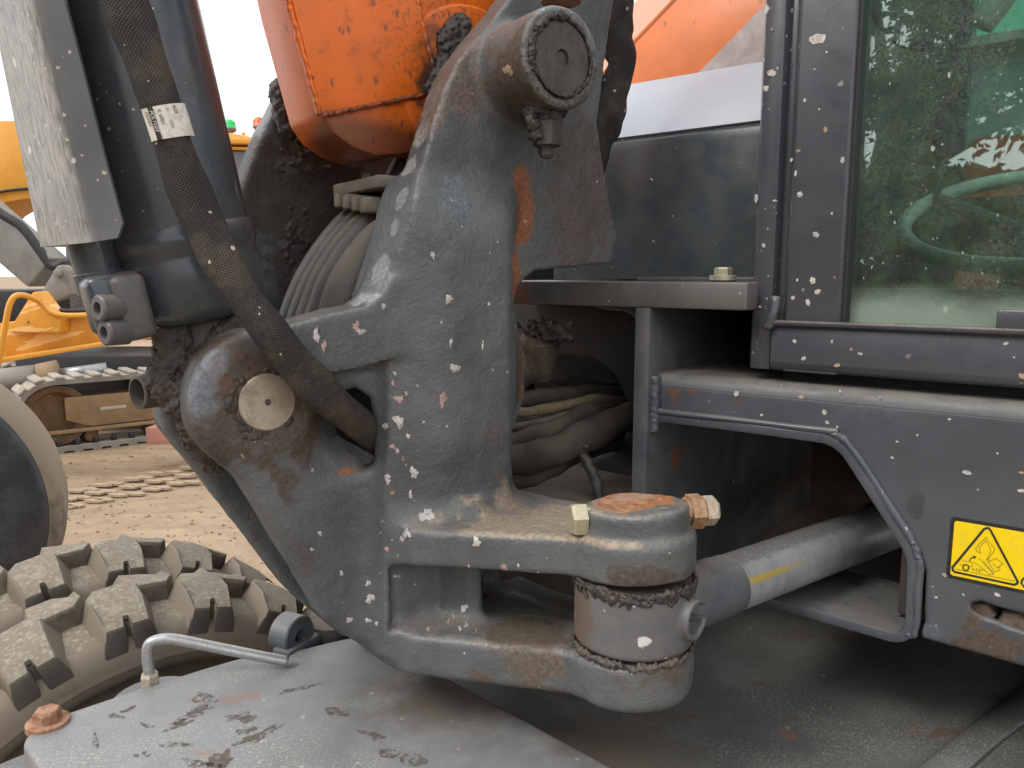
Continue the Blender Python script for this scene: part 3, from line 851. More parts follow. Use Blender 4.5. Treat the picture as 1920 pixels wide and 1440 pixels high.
# tones on this casting: paint splashes, grease, rust, and sky light painted on some faces
from mathutils.bvhtree import BVHTree
_bvh = BVHTree.FromPolygons([tuple(v) for v in np.array(V_) @ np.array(BM4)[:3, :3].T + np.array(BM4)[:3, 3]], [tuple(q) for q in Q_.tolist()])
def hit(x, y):
    d = Vector(ray(x, y)); r_ = _bvh.ray_cast(Vector((0, 0, CAMZ)), d.normalized())
    return r_[0] if r_[0] is not None else PB(x, y, 0)
SPOTS = [(747, 790, 11, 0, 1.3), (800, 966, 14, 0, 1.1), (776, 886, 10, 0, 1.2), (727, 897, 8, 0, 1.2), (694, 1122, 10), (830, 752, 9, 1, 2.2), (748, 748, 9, 1),
         (841, 560, 9), (593, 632, 7, 0, 3.0), (607, 652, 6, 1, 2.6), (668, 612, 9, 1, 1.2), (677, 622, 8), (719, 574, 6), (853, 690, 10), (690, 1094, 6), (655, 1162, 7),
         (690, 1163, 6), (953, 131, 10, 2, 1.3), (893, 1016, 10), (755, 1010, 6, 0, 2), (723, 800, 5, 0, 2), (736, 838, 6, 1), (745, 845, 5), (600, 1000, 5), (905, 1072, 6, 2),
         (985, 415, 4, 2), (812, 480, 5, 0, 2), (764, 1000, 7, 0, 1.4), (845, 645, 4, 0, 3), (905, 650, 3, 0, 4), (740, 700, 4), (585, 1030, 4), (640, 1075, 5), (870, 1140, 8), (770, 930, 5, 0, 2)]
def zn(x, y, rpx, col, amt, edge=.5, amp=.45, up=False, tall=1.0):
    p = hit(x, y); r_ = rpx * p.y / FPX
    return (tuple(p), (r_, r_, r_ * tall), col, amt, edge, amp, up)
BR1 = (.078, .058, .044); BR2 = (.080, .060, .054); TANZ = (.27, .215, .16)
ZN = [zn(862, 100, 45, (.16, .13, .11), .7, .7, .6), zn(806, 190, 30, (.21, .20, .195), .85, .6, .5), zn(786, 255, 28, (.24, .235, .23), .85, .6, .5), zn(768, 315, 26, (.23, .23, .23), .85, .6, .5), zn(752, 370, 26, (.21, .215, .22), .85, .6, .5), zn(738, 430, 26, (.23, .23, .23), .85, .6, .5), zn(712, 500, 32, (.25, .25, .25), .85, .6, .5), zn(430, 740, 150, BR1, .80, .6), zn(520, 800, 130, BR1, .85, .6), zn(380, 840, 80, (.055, .044, .036), .85, .5), zn(560, 860, 80, (.072, .056, .048), .5, .8, .9, False, 1.0),  # greys down the arm's front strip: worn dust plus painted light from the sky
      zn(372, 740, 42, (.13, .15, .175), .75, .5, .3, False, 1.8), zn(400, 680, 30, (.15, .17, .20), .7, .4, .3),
      zn(1010, 130, 120, (.072, .060, .048), .85, .5), zn(1075, 150, 110, (.060, .050, .042), .8, .5),
      zn(1085, 360, 130, (.080, .062, .058), .62, .6, .5, False, 1.3), zn(980, 400, 34, (.20, .075, .030), .75, .6, .35, False, 3.0), zn(965, 500, 26, (.20, .08, .034), .7, .6, .35, False, 3.2),
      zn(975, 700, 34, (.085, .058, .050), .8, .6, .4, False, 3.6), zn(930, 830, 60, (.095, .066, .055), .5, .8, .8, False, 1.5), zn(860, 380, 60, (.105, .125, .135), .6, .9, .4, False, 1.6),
      zn(640, 560, 110, (.42, .40, .39), .9, .4, .5, True), zn(700, 520, 80, (.34, .345, .35), .8, .5, .5, True), zn(640, 560, 60, (.30, .19, .15), .4, .4, .9, True),  # rib-top whites: dust and wear, with the lit look put into the colour
      zn(850, 160, 90, (.13, .10, .085), .7, .6, .6), zn(980, 985, 190, TANZ, .95, .5, .4, True), zn(1080, 1000, 140, TANZ, .85, .5, .4, True), zn(960, 950, 70, (.20, .15, .11), .6, .7, .6),
      zn(1195, 940, 100, (.33, .14, .06), .80, .3, .5, True, .25), zn(1200, 1085, 120, (.075, .06, .05), .75, .6, .8, False, .16), zn(900, 1272, 70, (.10, .068, .050), .6, .7, .9, False, .4),
      zn(1200, 1265, 120, (.09, .072, .06), .65, .7, .9, False, .4), zn(1000, 1190, 110, (.115, .088, .066), .85, .5, .5), zn(920, 1120, 40, (.15, .115, .085), .6, .6), zn(648, 884, 34, (.22, .095, .04), .75, .5, .6, False, .4),
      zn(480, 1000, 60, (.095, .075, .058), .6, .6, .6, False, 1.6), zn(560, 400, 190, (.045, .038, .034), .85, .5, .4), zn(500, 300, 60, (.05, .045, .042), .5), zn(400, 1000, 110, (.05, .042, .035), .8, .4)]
def bake(o, zones):
    me = o.data; n = len(me.vertices)
    co = np.empty(n * 3, dtype=np.float32); me.vertices.foreach_get('co', co); co = co.reshape(-1, 3)
    no = np.empty(n * 3, dtype=np.float32); me.vertices.foreach_get('normal', no); nz = no.reshape(-1, 3)[:, 2]
    up_ = np.clip((nz - .2) / .6, 0, 1)
    x, y, z = co.T
    ns = .8 * vnoise(x * 16, y * 16, z * 16, 21) + .6 * vnoise(x * 40, y * 40, z * 40, 22) + .45 * vnoise(x * 95, y * 95, z * 95, 23)
    C = np.zeros((n, 3), dtype=np.float32); A = np.zeros(n, dtype=np.float32)
    for (c, r, zc, amt, edge, amp, upf) in zones:
        d = np.sqrt((((co - np.array(c)) / np.array(r)) ** 2).sum(1)) + ns * amp * 1.0
        m = np.clip((1 - d) / max(edge, .05), 0, 1); m = m * m * (3 - 2 * m) * amt
        if upf: m = m * up_
        a2 = m + A * (1 - m)
        C = (m[:, None] * np.array(zc) + ((1 - m) * A)[:, None] * C) / np.maximum(a2, 1e-5)[:, None]
        A = a2
    at = me.color_attributes.new('stain_light', 'FLOAT_COLOR', 'POINT')
    at.data.foreach_set('color', np.concatenate([C, A[:, None]], 1).astype(np.float32).ravel())
bake(BR, ZN)
M['cast'] = paint('cast', (.079, .087, .092), var=.22, dust=.55, dustcol=(.24, .205, .165), film=.10, splat=.18, rust=.12, rough=.40, bscale=125, bstr=.85, bdist=.0019, edge=.6, attr='stain_light', streak=.35, wrinkle=.6)
def splash_mat(name, c):
    s_ = NT(name)
    f = s_.noise(420, 3, .6); g = s_.noise(90, 2, .5)
    col = s_.mix(s_.step(g, .3, .7), tuple(x * .75 for x in c), tuple(min(1, x * 1.15) for x in c))
    b_ = s_.n('ShaderNodeBsdfPrincipled', {'Base Color': col, 'Roughness': .7})
    t_ = s_.n('ShaderNodeBsdfTransparent')
    m_ = s_.n('ShaderNodeMixShader', {0: s_.math('MULTIPLY', s_.step(f, .30, .46), .9), 1: t_.outputs[0], 2: b_.outputs[0]})
    s_.t.links.new(m_.outputs[0], s_.out.inputs['Surface'])
    return s_.m
SPL = [splash_mat('splash_white', (.55, .52, .49)), splash_mat('splash_pink', (.44, .31, .28)), splash_mat('splash_tan', (.38, .29, .19))]
def splash(x, y, rpx, kind=0, tall=1.0, seed=0):
    r_ = random.Random(int(x * 7 + y)); n = 20
    d0 = Vector(ray(x, y)).normalized(); h_ = _bvh.ray_cast(Vector((0, 0, CAMZ)), d0)
    if h_[0] is None: return
    vs = [h_[0] + h_[1] * .0006]
    ring2 = []
    ph = [r_.random() * 6.28 for _ in range(3)]
    for rr, up_ in ((.6, .0004), (1.0, .0001)):
        for k in range(n):
            a = 2 * math.pi * k / n
            q = rpx * rr * (1 + (.22 * math.sin(2 * a + ph[0]) + .20 * math.sin(3 * a + ph[1]) + .16 * math.sin(6 * a + ph[2]) + r_.uniform(-.15, .15)) * (rr > .8))
            if tall > 1.6 and math.sin(a) > .3: q *= .7
            hx = _bvh.ray_cast(Vector((0, 0, CAMZ)), Vector(ray(x + q * math.cos(a), y + q * tall * math.sin(a))).normalized())
            p_ = hx[0] + hx[1] * up_ if (hx[0] is not None and (hx[0] - h_[0]).length < .04) else vs[0]
            vs.append(p_)
    fs = [(0, 1 + k, 1 + (k + 1) % n) for k in range(n)] + [(1 + k, 1 + n + k, 1 + n + (k + 1) % n, 1 + (k + 1) % n) for k in range(n)]
    raw('paint_splash', vs, fs, SPL[kind], BR, True)
for sp in SPOTS: splash(sp[0], sp[1], sp[2] * .8, *sp[3:])
for (cx, cy, sx_, sy_, k) in ((760, 830, 60, 220, 12), (735, 1010, 40, 170, 8), (860, 1172, 60, 25, 8), (1000, 1060, 200, 18, 4)):
    r_ = random.Random(cx)
    for _ in range(k):
        splash(cx + r_.gauss(0, sx_ * .5), cy + r_.gauss(0, sy_ * .5), r_.choice((1.4, 1.6, 2, 2.4, 3.2)), r_.choice((0, 0, 0, 1, 2)), r_.uniform(1, 2.0))
BR.data.materials.clear(); BR.data.materials.append(M['cast'])
del F, D, V_, Q_
# ------------------------------------------------------------------ pins, bolts and grease on the bracket
LC = bw(0, .229, 0)                                        # axis of the swing cylinder lug
pu, pz = pbl(497, 752, -.02); bu, bz = pbl(1059, 106, .095)
def bolt_hole_disc(o, d, r, h, rh, dh, n=40):
    return lathe(o, d, [(-.03, r), (h - .0015, r), (h, r - .0015), (h, rh), (h - dh, rh * .85), (h - dh, 0)], n)
o = obj('lift_cylinder_pin', bolt_hole_disc(bw(pu, -.03, pz), BV, .0312, .020, .0036, .010), M['pin'], BR)
o['label'] = 'bare pale steel pin end ringed with dried grease'
o = obj('boom_pin', bolt_hole_disc(bw(bu, .06, bz), BV, .0415, .0305, .0095, .022), M['pin_grease'], BR)
o['label'] = 'greased pin end with a round centre hole in the upper boss'
o = obj('pin_groove', lathe(bw(bu, .08, bz), BV, [(0, .0432), (.0105, .0432), (.0105, .0412), (0, .0412)], 48), M['grease'], BR)
p = PB(1026, 212, .060)
obj('bolt', lathe(p + Vector((0, 0, -.052)), UP, [(0, .007), (.003, .0095), (.012, .0095), (.0121, .0125), (.014, .0125), (.0141, .0185), (.041, .0185), (.044, .016), (.06, .016)], 6, a0=.3), M['bolt_grease'], BR, 25)
p = PB(1052, -2, .055)
obj('bolt', hexbolt(p, UP, .020, .03, (.024, .004)), M['rust'], BR, 25)
p = PB(1020, 277, .001)
obj('washer', lathe(p, BV, [(-.002, .008), (.003, .008), (.003, .003), (-.002, .003)], 20), M['paint'], BR)
ax = Vector((.985, .17, 0))
zc = 1.190
cL = LC + Vector((0, 0, zc)) - ax * .0560
obj('bolt', lathe(cL, -ax, [(-.004, .014), (.0, .014), (.001, .0185), (.014, .0185), (.017, .0155)], 6, a0=.28), M['zinc'], BR, 25)
cR = LC + Vector((0, 0, zc + .002)) + ax * .0560
obj('lock_nut', lathe(cR, ax, [(0, .016), (.004, .016), (.0042, .0195), (.019, .0195), (.021, .0175)], 6, a0=.05), M['rust_nut'], BR, 25)
obj('bolt', lathe(cR + ax * .021, ax, [(0, .015), (.001, .0165), (.013, .0165), (.016, .0135)], 6, a0=.25), M['zinc_rust'], BR, 25)
o = obj('pivot_pin', lathe(LC + Vector((0, 0, 1.193)), UP, [(0, .040), (.0108, .040), (.0121, .039), (.0121, 0)], 48), M['rust'], BR)
o['label'] = 'rusty top of the upright pin in the round lug'

# ------------------------------------------------------------------ swing cylinder
RD = Vector((.807, .59, 0)).normalized()
def eye_field():
    F = Field((LC.x - .085, LC.y - .085, 1.035), (LC.x + .10, LC.y + .10, 1.15), .0028)
    X, Y, Z = F.X, F.Y, F.Z
    d = cyl(X, Y, Z, LC.x, LC.y, .0655, 1.052, 1.126, .006)
    a = (LC.x, LC.y, 1.078); b = (LC.x + RD.x * .11, LC.y + RD.y * .11, 1.074)
    d = smin(d, capsule(F, a, b, .036), .018)
    g = Vector((.84, -.54, 0)).normalized()
    gp = LC + g * .055 + Vector((0, 0, 1.090))
    gd = Vector((.74, -.67, 0)).normalized()
    t = (X - gp.x) * gd.x + (Y - gp.y) * gd.y + 0 * Z
    rr = np.sqrt(np.maximum((X - gp.x) ** 2 + (Y - gp.y) ** 2 + (Z - gp.z) ** 2 - t * t, 0))
    d = smin(d, extr(rr - .0225, t, -.03, .020, .002), .004)
    d = smax(d, -extr(rr - .0165, t, .004, .05, .001), .002)
    d = smax(d, -extr(np.abs(Z - (gp.z + .004)) - .007 + 0 * X, X + 0 * Y, gp.x + .010, gp.x + .08, .001), .002)
    return F, d
F, D = eye_field()
V_, Q_ = nets(F, D)
SWC = link('swing_cylinder', net_mesh('swing_cylinder', V_, Q_), M['cast_eye'], EX, True)
SWC['label'] = 'grey swing cylinder whose polished rod runs back into the frame'
zr = 1.073
ro = LC + Vector((0, 0, zr))
obj('rod_collar', lathe(ro + RD * .055, RD, [(0, .037), (.088, .037), (.0881, .0362), (.106, .0362), (.1061, .035)], 40), M['paint_clean'], SWC)
o = obj('rod', lathe(ro + RD * .15, RD, [(0, .0352), (1.1, .0352)], 48), M['chrome'], SWC)
o['label'] = 'dirty polished piston rod with a yellow reflection painted on'
gp = LC + Vector((.84, -.54, 0)).normalized() * .055 + Vector((0, 0, 1.090))
gd = Vector((.74, -.67, 0)).normalized()
obj('grease_nipple', lathe(gp, gd, [(-.004, .006), (.006, .006), (.0065, .0035), (.010, .0035), (.012, .0045), (.014, .003)], 8), M['bolt_grease'], SWC)

# ------------------------------------------------------------------ grease squeezed out of the joints
rnd = random.Random(5)
def ring_goo(c, ax_, rad, a0, a1, n, r0, r1, spread=.004, hint=None):
    x, y, z = frame_z(ax_, hint)
    out = []
    for i in range(n):
        a = a0 + (a1 - a0) * (i + rnd.random() * .6) / n
        p = Vector(c) + (x * math.cos(a) + y * math.sin(a)) * (rad + rnd.uniform(-spread, spread)) + z * rnd.uniform(-spread, spread)
        out.append((*p, rnd.uniform(r0, r1)))
    return out
def angle_of(dirv, ax_):
    x, y, z = frame_z(ax_)
    return math.atan2(Vector(dirv).dot(y), Vector(dirv).dot(x))
a_c = angle_of((-LC.x, -LC.y, 0), UP)
def smear(name, c, ax_, rad, a0, a1, n, rmax, amp, parent, mat, seed, drop=0.0, thick=.6, h=.0018):
    """a torn bead of grease running round a joint: uneven ridge with flakes"""
    x, y, z = frame_z(ax_)
    out = []
    r_ = random.Random(seed)
    for i in range(n):
        f = (i + r_.random()) / n
        a = a0 + (a1 - a0) * f
        env = math.sin(math.pi * min(1, max(0, f))) ** .35
        k = .35 + .65 * abs(math.sin(f * 23 + seed) * math.sin(f * 9.1 + seed * 2))
        rr = rmax * env * k * r_.uniform(.45, 1)
        p = Vector(c) + (x * math.cos(a) + y * math.sin(a)) * (rad + r_.uniform(-.5, .5) * amp * thick - rr * .35) + z * (r_.gauss(0, 1) * amp * .55 - drop * r_.random() ** 2)
        out.append((*p, max(rr, .0009)))
    return goo(name, out, mat, parent, h, .0035, .0016, 330, seed=seed)
smear('grease', LC + Vector((0, 0, 1.126)), UP, .0660, a_c - 2.0, a_c + 1.8, 340, .0034, .0035, SWC, M['grease'], 2, .012)
smear('grease', LC + Vector((0, 0, 1.0505)), UP, .0660, a_c - 2.3, a_c + 1.9, 300, .0028, .003, SWC, M['grease_grey'], 7, .006)
a_p = angle_of(-BU, BV)
smear('grease', bw(pu, -.0150, pz), BV, .0345, 0, 6.283, 160, .0032, .003, BR, M['grease'], 3)
smear('grease', bw(pu, -.0155, pz), BV, .0400, a_p - 4.4, a_p - 1.6, 260, .0042, .0030, BR, M['grease'], 13, 0, 4.0)
smear('grease', bw(bu, .0915, bz), BV, .0428, 0, 6.283, 160, .0014, .001, BR, M['grease'], 4)
smear('grease', bw(bu, .0915, bz), BV, .0460, a_p - 4.9, a_p - 2.6, 160, .0042, .003, BR, M['grease'], 5, 0, 2.0)
p = PB(1026, 205, .060)
b = [(p.x + rnd.uniform(-.024, .024), p.y + rnd.uniform(-.02, .02), p.z + rnd.uniform(-.008, .008), rnd.uniform(.002, .0055)) for _ in range(44)]
b += [(p.x - .016 + rnd.uniform(-.006, .006), p.y - .012 + rnd.uniform(-.006, .006), p.z - rnd.uniform(.0, .035), rnd.uniform(.002, .006)) for _ in range(26)]
goo('grease', b, M['grease'], BR, .0018, .005, .0022, 260, seed=6)
# ------------------------------------------------------------------ boom foot between the cheeks
def onb(pts, v): return [PB(x, y, v) for x, y in pts]
BOOM = obj('boom', prism(onb([(395, -640), (522, -110), (546, 0), (602, 214), (626, 250), (662, 276), (705, 292), (760, 288), (830, 250), (930, 150), (985, -60), (905, -640)], -.100), BV * -.105, .004, 2), M['orange'], EX, 30)
BOOM['label'] = 'bright orange boom foot with welded edges and black grease marks'
side = onb([(402, -640), (528, -110), (548, 0), (604, 213), (824, 168), (800, 60), (775, -110), (690, -640)], -.091)
obj('side_plate', prism(side, BV * -.02, .0015, 2), M['orange'], BOOM, 30)
def bead(name, pts, r, mat, parent, n=140, wob=.18, hint=None):
    P_ = catmull(pts, max(2, n // max(1, len(pts) - 1)))
    ph = random.Random(len(name) + n).random() * 6
    return obj(name, tube(P_, lambda t, a: r * (1 + wob * .35 * math.sin(t * n * .8 + ph + 2 * math.sin(t * 13)) + .14 * math.sin(t * 37 + a * 2) + .10 * math.sin(t * 83 + a + ph)), 8), mat, parent, True)
bead('weld_bead', onb([(604, 216), (700, 196), (824, 171)], -.0945), .0036, M['orange_weld'], BOOM, 120)
bead('weld_bead', onb([(470, -350), (526, -60), (546, 20), (575, 120), (601, 214)], -.0965), .0040, M['orange'], BOOM, 160)
bead('weld_bead', onb([(725, -350), (772, -60), (785, 20), (805, 100), (822, 168)], -.0935), .0038, M['orange'], BOOM, 130)
hub = obj('foot_hub', lathe(bw(bu, -.096, bz), -BV, [(0, .103), (.004, .107), (.10, .107), (.105, .103)], 56), M['orange_grease'], BOOM)
q = [PB(845 + rnd.uniform(-22, 18), 60 + rnd.uniform(-45, 75), -.066) for _ in range(1)]
b = []
for i in range(150):
    t = rnd.random()
    p = PB(866 - 46 * t + rnd.gauss(0, 13), 40 + 150 * t + rnd.uniform(-8, 8), -.0945)
    b.append((*p, rnd.uniform(.002, .0052)))
goo('grease', b, M['grease'], BOOM, .0022, .012, .0022, 240, seed=9)
b = []
for i in range(40):
    t = rnd.random()
    p = PB(528 + 14 * t + rnd.uniform(-8, 8), 165 + 85 * t, -.26)
    b.append((*p, rnd.uniform(.004, .010)))
goo('grease', b, M['grease'], BOOM, .0026, .012, .0026, 190, seed=10)

# ------------------------------------------------------------------ lift cylinder standing in front of the boom
cv = -.125
A0 = bw(pu, cv, pz)                         # eye
A1 = PB(346, 455, cv); A2 = PB(233, 0, cv)
cd = (A2 - A1).normalized()
LCY = obj('lift_cylinder', lathe(A1 - cd * .012, cd, [(-.075, .055), (-.070, .068), (-.058, .076), (-.012, .0775), (-.006, .0755), (.0, .0745), (.006, .0775), (.016, .0785), (.026, .077), (.030, .0735), (.06, .0730), (.9, .0730)], 72), M['barrel'], EX, 40)
LCY['label'] = 'thick dark blue grey hydraulic lift cylinder rising past the boom'
def lift_eye():
    lo = A0 - Vector((.16, .16, .12)); hi = A0 + Vector((.16, .16, .24))
    F = Field(lo, hi, .0045)
    X, Y, Z = F.X, F.Y, F.Z
    t = (X - A0.x) * BV.x + (Y - A0.y) * BV.y + 0 * Z
    rr = np.sqrt(np.maximum((X - A0.x) ** 2 + (Y - A0.y) ** 2 + (Z - A0.z) ** 2 - t * t, 0))
    d = extr(rr - .070, t, -.045, .045, .006)
    nk = capsule(F, tuple(A0 + (A1 - A0) * .25), tuple(A1 - cd * .06), .046)
    d = smin(d, nk, .05)
    return F, d
F, D = lift_eye()
V_, Q_ = nets(F, D)
o = link('base_eye', net_mesh('base_eye', V_, Q_), M['grease_paint'], LCY, True)
# port block with two socket screws
bx = (BU * .97 + BV * .05).normalized()
pc = PB(232, 572, -.075)
ty_ = bx.cross(cd).normalized()
tx_ = cd.cross(ty_).normalized()
blk = obj('port_block', boxm(PB(218, 568, -.090), tx_, ty_, cd, .055, .050, .062, .010, 3), M['barrel'], LCY)
blk2 = obj('port_flange', boxm(PB(250, 576, -.062), tx_, ty_, cd, .032, .022, .066, .007, 3), M['barrel_dust'], LCY)
obj('port_tube', lathe(PB(196, 545, -.118), cd, [(0, .026), (.02, .026), (.021, .0235), (.066, .0235)], 32), M['barrel'], LCY)
sd = (BU * .93 + BV * .36).normalized()
for (x, y) in ((214, 577), (226, 622)):
    c = PB(x, y, -.060)
    obj('socket_screw', lathe(c - sd * .006, sd, [(0, .0135), (.0215, .0135), (.0235, .0115), (.0235, .0065), (.012, .006), (.012, 0)], 24), M['barrel_dust'], LCY)
# torn hose stub and bush at the front of the eye
c = PB(268, 735, -.12)
obj('bush', lathe(c, (BU * .95 + BV * .3).normalized(), [(-.05, .019), (.006, .019), (.007, .0155), (.0, .015), (-.03, .015)], 24), M['grease_paint'], LCY)
b = []
for i in range(170):
    t = rnd.random(); s = rnd.random()
    x = 285 + 100 * t + 40 * s; y = 700 + 150 * t - 120 * s * (1 - t) + rnd.uniform(-25, 25)
    p = PB(x, y, -.085 - .03 * rnd.random())
    b.append((*p, rnd.uniform(.003, .009)))
for i in range(110):
    t = rnd.random()
    p = PB(340 + 130 * t + rnd.uniform(-8, 8), 760 - 150 * math.sin(t * 1.5) + rnd.uniform(-10, 10), -.072)
    b.append((*p, rnd.uniform(.003, .007)))
goo('grease', b, M['grease_mud'], LCY, .0024, .014, .0035, 230, seed=11)

# ------------------------------------------------------------------ folded guard over the cylinder rod
GL = [(-150, -600), (-22, 0), (0, 95), (40, 290), (70, 434), (76, 463)]
GF = [(-90, -600), (52, 0), (76, 95), (124, 290), (158, 426), (166, 455)]
GR = [(-20, -600), (121, 0), (146, 95), (195, 290), (230, 418), (220, 446)]
rows = []
for i in range(6):
    a = PB(*GL[i], -.15); m_ = PB(*GF[i], -.045); c = PB(*GR[i], -.030)
    m2 = m_
    rows.append([PB(GL[i][0] + 70, GL[i][1], -.24), a, m_.lerp(a, .22), m_.lerp(a, .05).lerp(m_.lerp(c, .05), .5), m_.lerp(c, .2), c])
verts = [p for r in rows for p in r]
faces = [(i * 6 + j, i * 6 + j + 1, (i + 1) * 6 + j + 1, (i + 1) * 6 + j) for i in range(5) for j in range(5)]
me = bpy.data.meshes.new('rod_guard'); me.from_pydata([tuple(v) for v in verts], [], faces)
bm = bmesh.new(); bm.from_mesh(me)
bmesh.ops.recalc_face_normals(bm, faces=bm.faces)
bmesh.ops.solidify(bm, geom=bm.faces[:], thickness=.006)
GUARD = obj('rod_guard', bm, M['guard'], EX, 40)
GUARD['label'] = 'scuffed light grey folded sheet guard in front of the lift cylinder'

# ------------------------------------------------------------------ woven hose sleeves
def sleeve(name, path, w, th, mat, parent, seed, wr=.16, n=28):
    P_ = catmull([PB(x, y, v) for x, y, v in path], 14)
    r_ = random.Random(seed); ph = [r_.random() * 6.28 for _ in range(6)]
    def rad(t, a):
        k = 1 + wr * math.sin(t * 17 + ph[0]) * .35 + wr * .6 * math.sin(t * 41 + ph[1] + 2 * a) + wr * .5 * math.sin(t * 26 + ph[2] - 3 * a)
        return (w * (1 + .09 * math.sin(t * 23 + ph[3]) + .05 * math.sin(t * 57 + ph[4])), th * k)
    bm = tube(P_, rad, n, hint=tuple(BV), cap=True)
    uv = bm.loops.layers.uv.new('UVMap')
    bm.verts.ensure_lookup_table(); bm.verts.index_update()
    L = [0.0]
    for i in range(1, len(P_)): L.append(L[-1] + (P_[i] - P_[i - 1]).length)
    for f in bm.faces:
        if len(f.verts) > 4: continue
        ids = [v.index for v in f.verts]
        ks = [i % n for i in ids]
        wrap = max(ks) - min(ks) > n / 2
        for lp, i, k in zip(f.loops, ids, ks):
            kk = k + n if (wrap and k < n / 2) else k
            lp[uv].uv = (kk / n * (w + th) * 3.6, L[i // n])
    return obj(name, bm, mat, parent, True), P_
SL, slp = sleeve('hose_sleeve', [(130, -420, .0), (205, -90, .0), (232, 0, .0), (268, 100, .002), (306, 210, .004), (345, 330, .006), (388, 430, .010), (436, 525, .022), (498, 610, .030), (562, 692, .028), (622, 752, .016), (680, 800, -.012), (735, 850, -.07), (790, 880, -.13)], .0195, .0112, M['sleeve'], EX, 3)
SL['label'] = 'dusty woven black hose sleeve draped down over the cylinder and ear'
o, _ = sleeve('hose_sleeve', [(1130, -420, -.06), (1150, -90, -.06), (1163, 0, -.06), (1158, 60, -.06), (1165, 120, -.06), (1150, 175, -.06), (1140, 225, -.06), (1120, 275, -.07), (1095, 350, -.09)], .0270, .012, M['sleeve'], EX, 8, .3)
o['label'] = 'twisted black hose sleeve hanging right of the upper boss'
o, _ = sleeve('hose_sleeve', [(1050, -420, -.05), (1075, -90, -.05), (1095, -10, -.05), (1110, 70, -.05), (1105, 140, -.06), (1085, 230, -.08)], .024, .012, M['sleeve'], EX, 12, .2)
o['label'] = 'black hose sleeve tucked directly behind the upper boss'
# printed tag wrapped round the sleeve
def tag_patch(i0, i1, a0, a1, lift, name, mat, parent, na=14):
    vs = []; n = 28
    r_ = slp
    rows_ = []
    for i in range(i0, i1 + 1):
        z = (slp[i + 1] - slp[i - 1]).normalized()
        x = BV.cross(z).normalized(); y = z.cross(x)
        row = []
        for k in range(na + 1):
            a = a0 + (a1 - a0) * k / na
            row.append(slp[i] + x * math.cos(a) * (.0208 + lift) + y * math.sin(a) * (.0138 + lift))
        rows_.append(row)
    vs = [p for r in rows_ for p in r]; m = na + 1
    fs = [(i * m + j, i * m + j + 1, (i + 1) * m + j + 1, (i + 1) * m + j) for i in range(len(rows_) - 1) for j in range(na)]
    me = bpy.data.meshes.new(name); me.from_pydata([tuple(v) for v in vs], [], fs)
    uvl = me.uv_layers.new(name='UVMap')
    for lp in me.loops:
        i, j = divmod(lp.vertex_index, m)
        uvl.data[lp.index].uv = (j / na, i / (len(rows_) - 1))
    return link(name, me, mat, parent, True), rows_
TAG_I = min(range(len(slp)), key=lambda i: (slp[i] - PB(313, 228, .004)).length)
def text_obj(name, body, size, org, xd, yd, mat, parent, shear=0.0, space=1.0):
    cu = bpy.data.curves.new('t', 'FONT')
    cu.body = body; cu.size = size; cu.shear = shear; cu.space_character = space
    t = bpy.data.objects.new('t', cu); COL.objects.link(t)
    dg = bpy.context.evaluated_depsgraph_get()
    me = bpy.data.meshes.new_from_object(t.evaluated_get(dg))
    bpy.data.objects.remove(t); bpy.data.curves.remove(cu)
    xd = Vector(xd).normalized(); yd = Vector(yd); yd = (yd - xd * yd.dot(xd)).normalized(); zd = xd.cross(yd)
    me.transform(Matrix(((xd.x, yd.x, zd.x, org[0]), (xd.y, yd.y, zd.y, org[1]), (xd.z, yd.z, zd.z, org[2]), (0, 0, 0, 1))))
    me.materials.clear()
    return link(name, me, mat, parent, False)
TG, trow = tag_patch(TAG_I - 3, TAG_I + 4, .15, 2.75, .0006, 'printed_tag', M['tag'], SL)
TG['label'] = 'worn white printed tag wrapped round the sleeve'
band, brow = tag_patch(TAG_I - 3, TAG_I + 4, 2.12, 2.36, .0010, 'tag_band', M['ink'], TG, 4)
def tag_at(f, k):           # f along 0..1 downwards, k across 0 (right) .. 1 (left)
    i = f * (len(trow) - 1); j = k * 14
    i0, j0 = int(min(i, len(trow) - 2)), int(min(j, 13))
    a = trow[i0][j0].lerp(trow[i0 + 1][j0], i - i0); b_ = trow[i0][j0 + 1].lerp(trow[i0 + 1][j0 + 1], i - i0)
    return a.lerp(b_, j - j0)
for body, f, k, size, mat, sh in (('603', .06, .44, .0050, 'ink', 0), ('42', .10, .56, .0036, 'ink_soft', 0), ('/ 2504', .42, .56, .0036, 'ink_soft', 0),
                                  ('K 6001', .12, .70, .0048, 'ink', 0), ('DS2054', .12, .925, .0040, 'ink', 0), ('POLYGEE', .10, .832, .0046, 'tagwhite', .4)):
    a = tag_at(f, k); xd = tag_at(min(f + .3, 1), k) - tag_at(f, k); yd = tag_at(f, max(k - .08, 0)) - tag_at(f, min(k + .02, 1))
    nrm = xd.cross(yd).normalized()
    text_obj('printed_text', body, size, a + nrm * .0009 + (BV * .0004), xd, yd, M[mat], TG, sh)
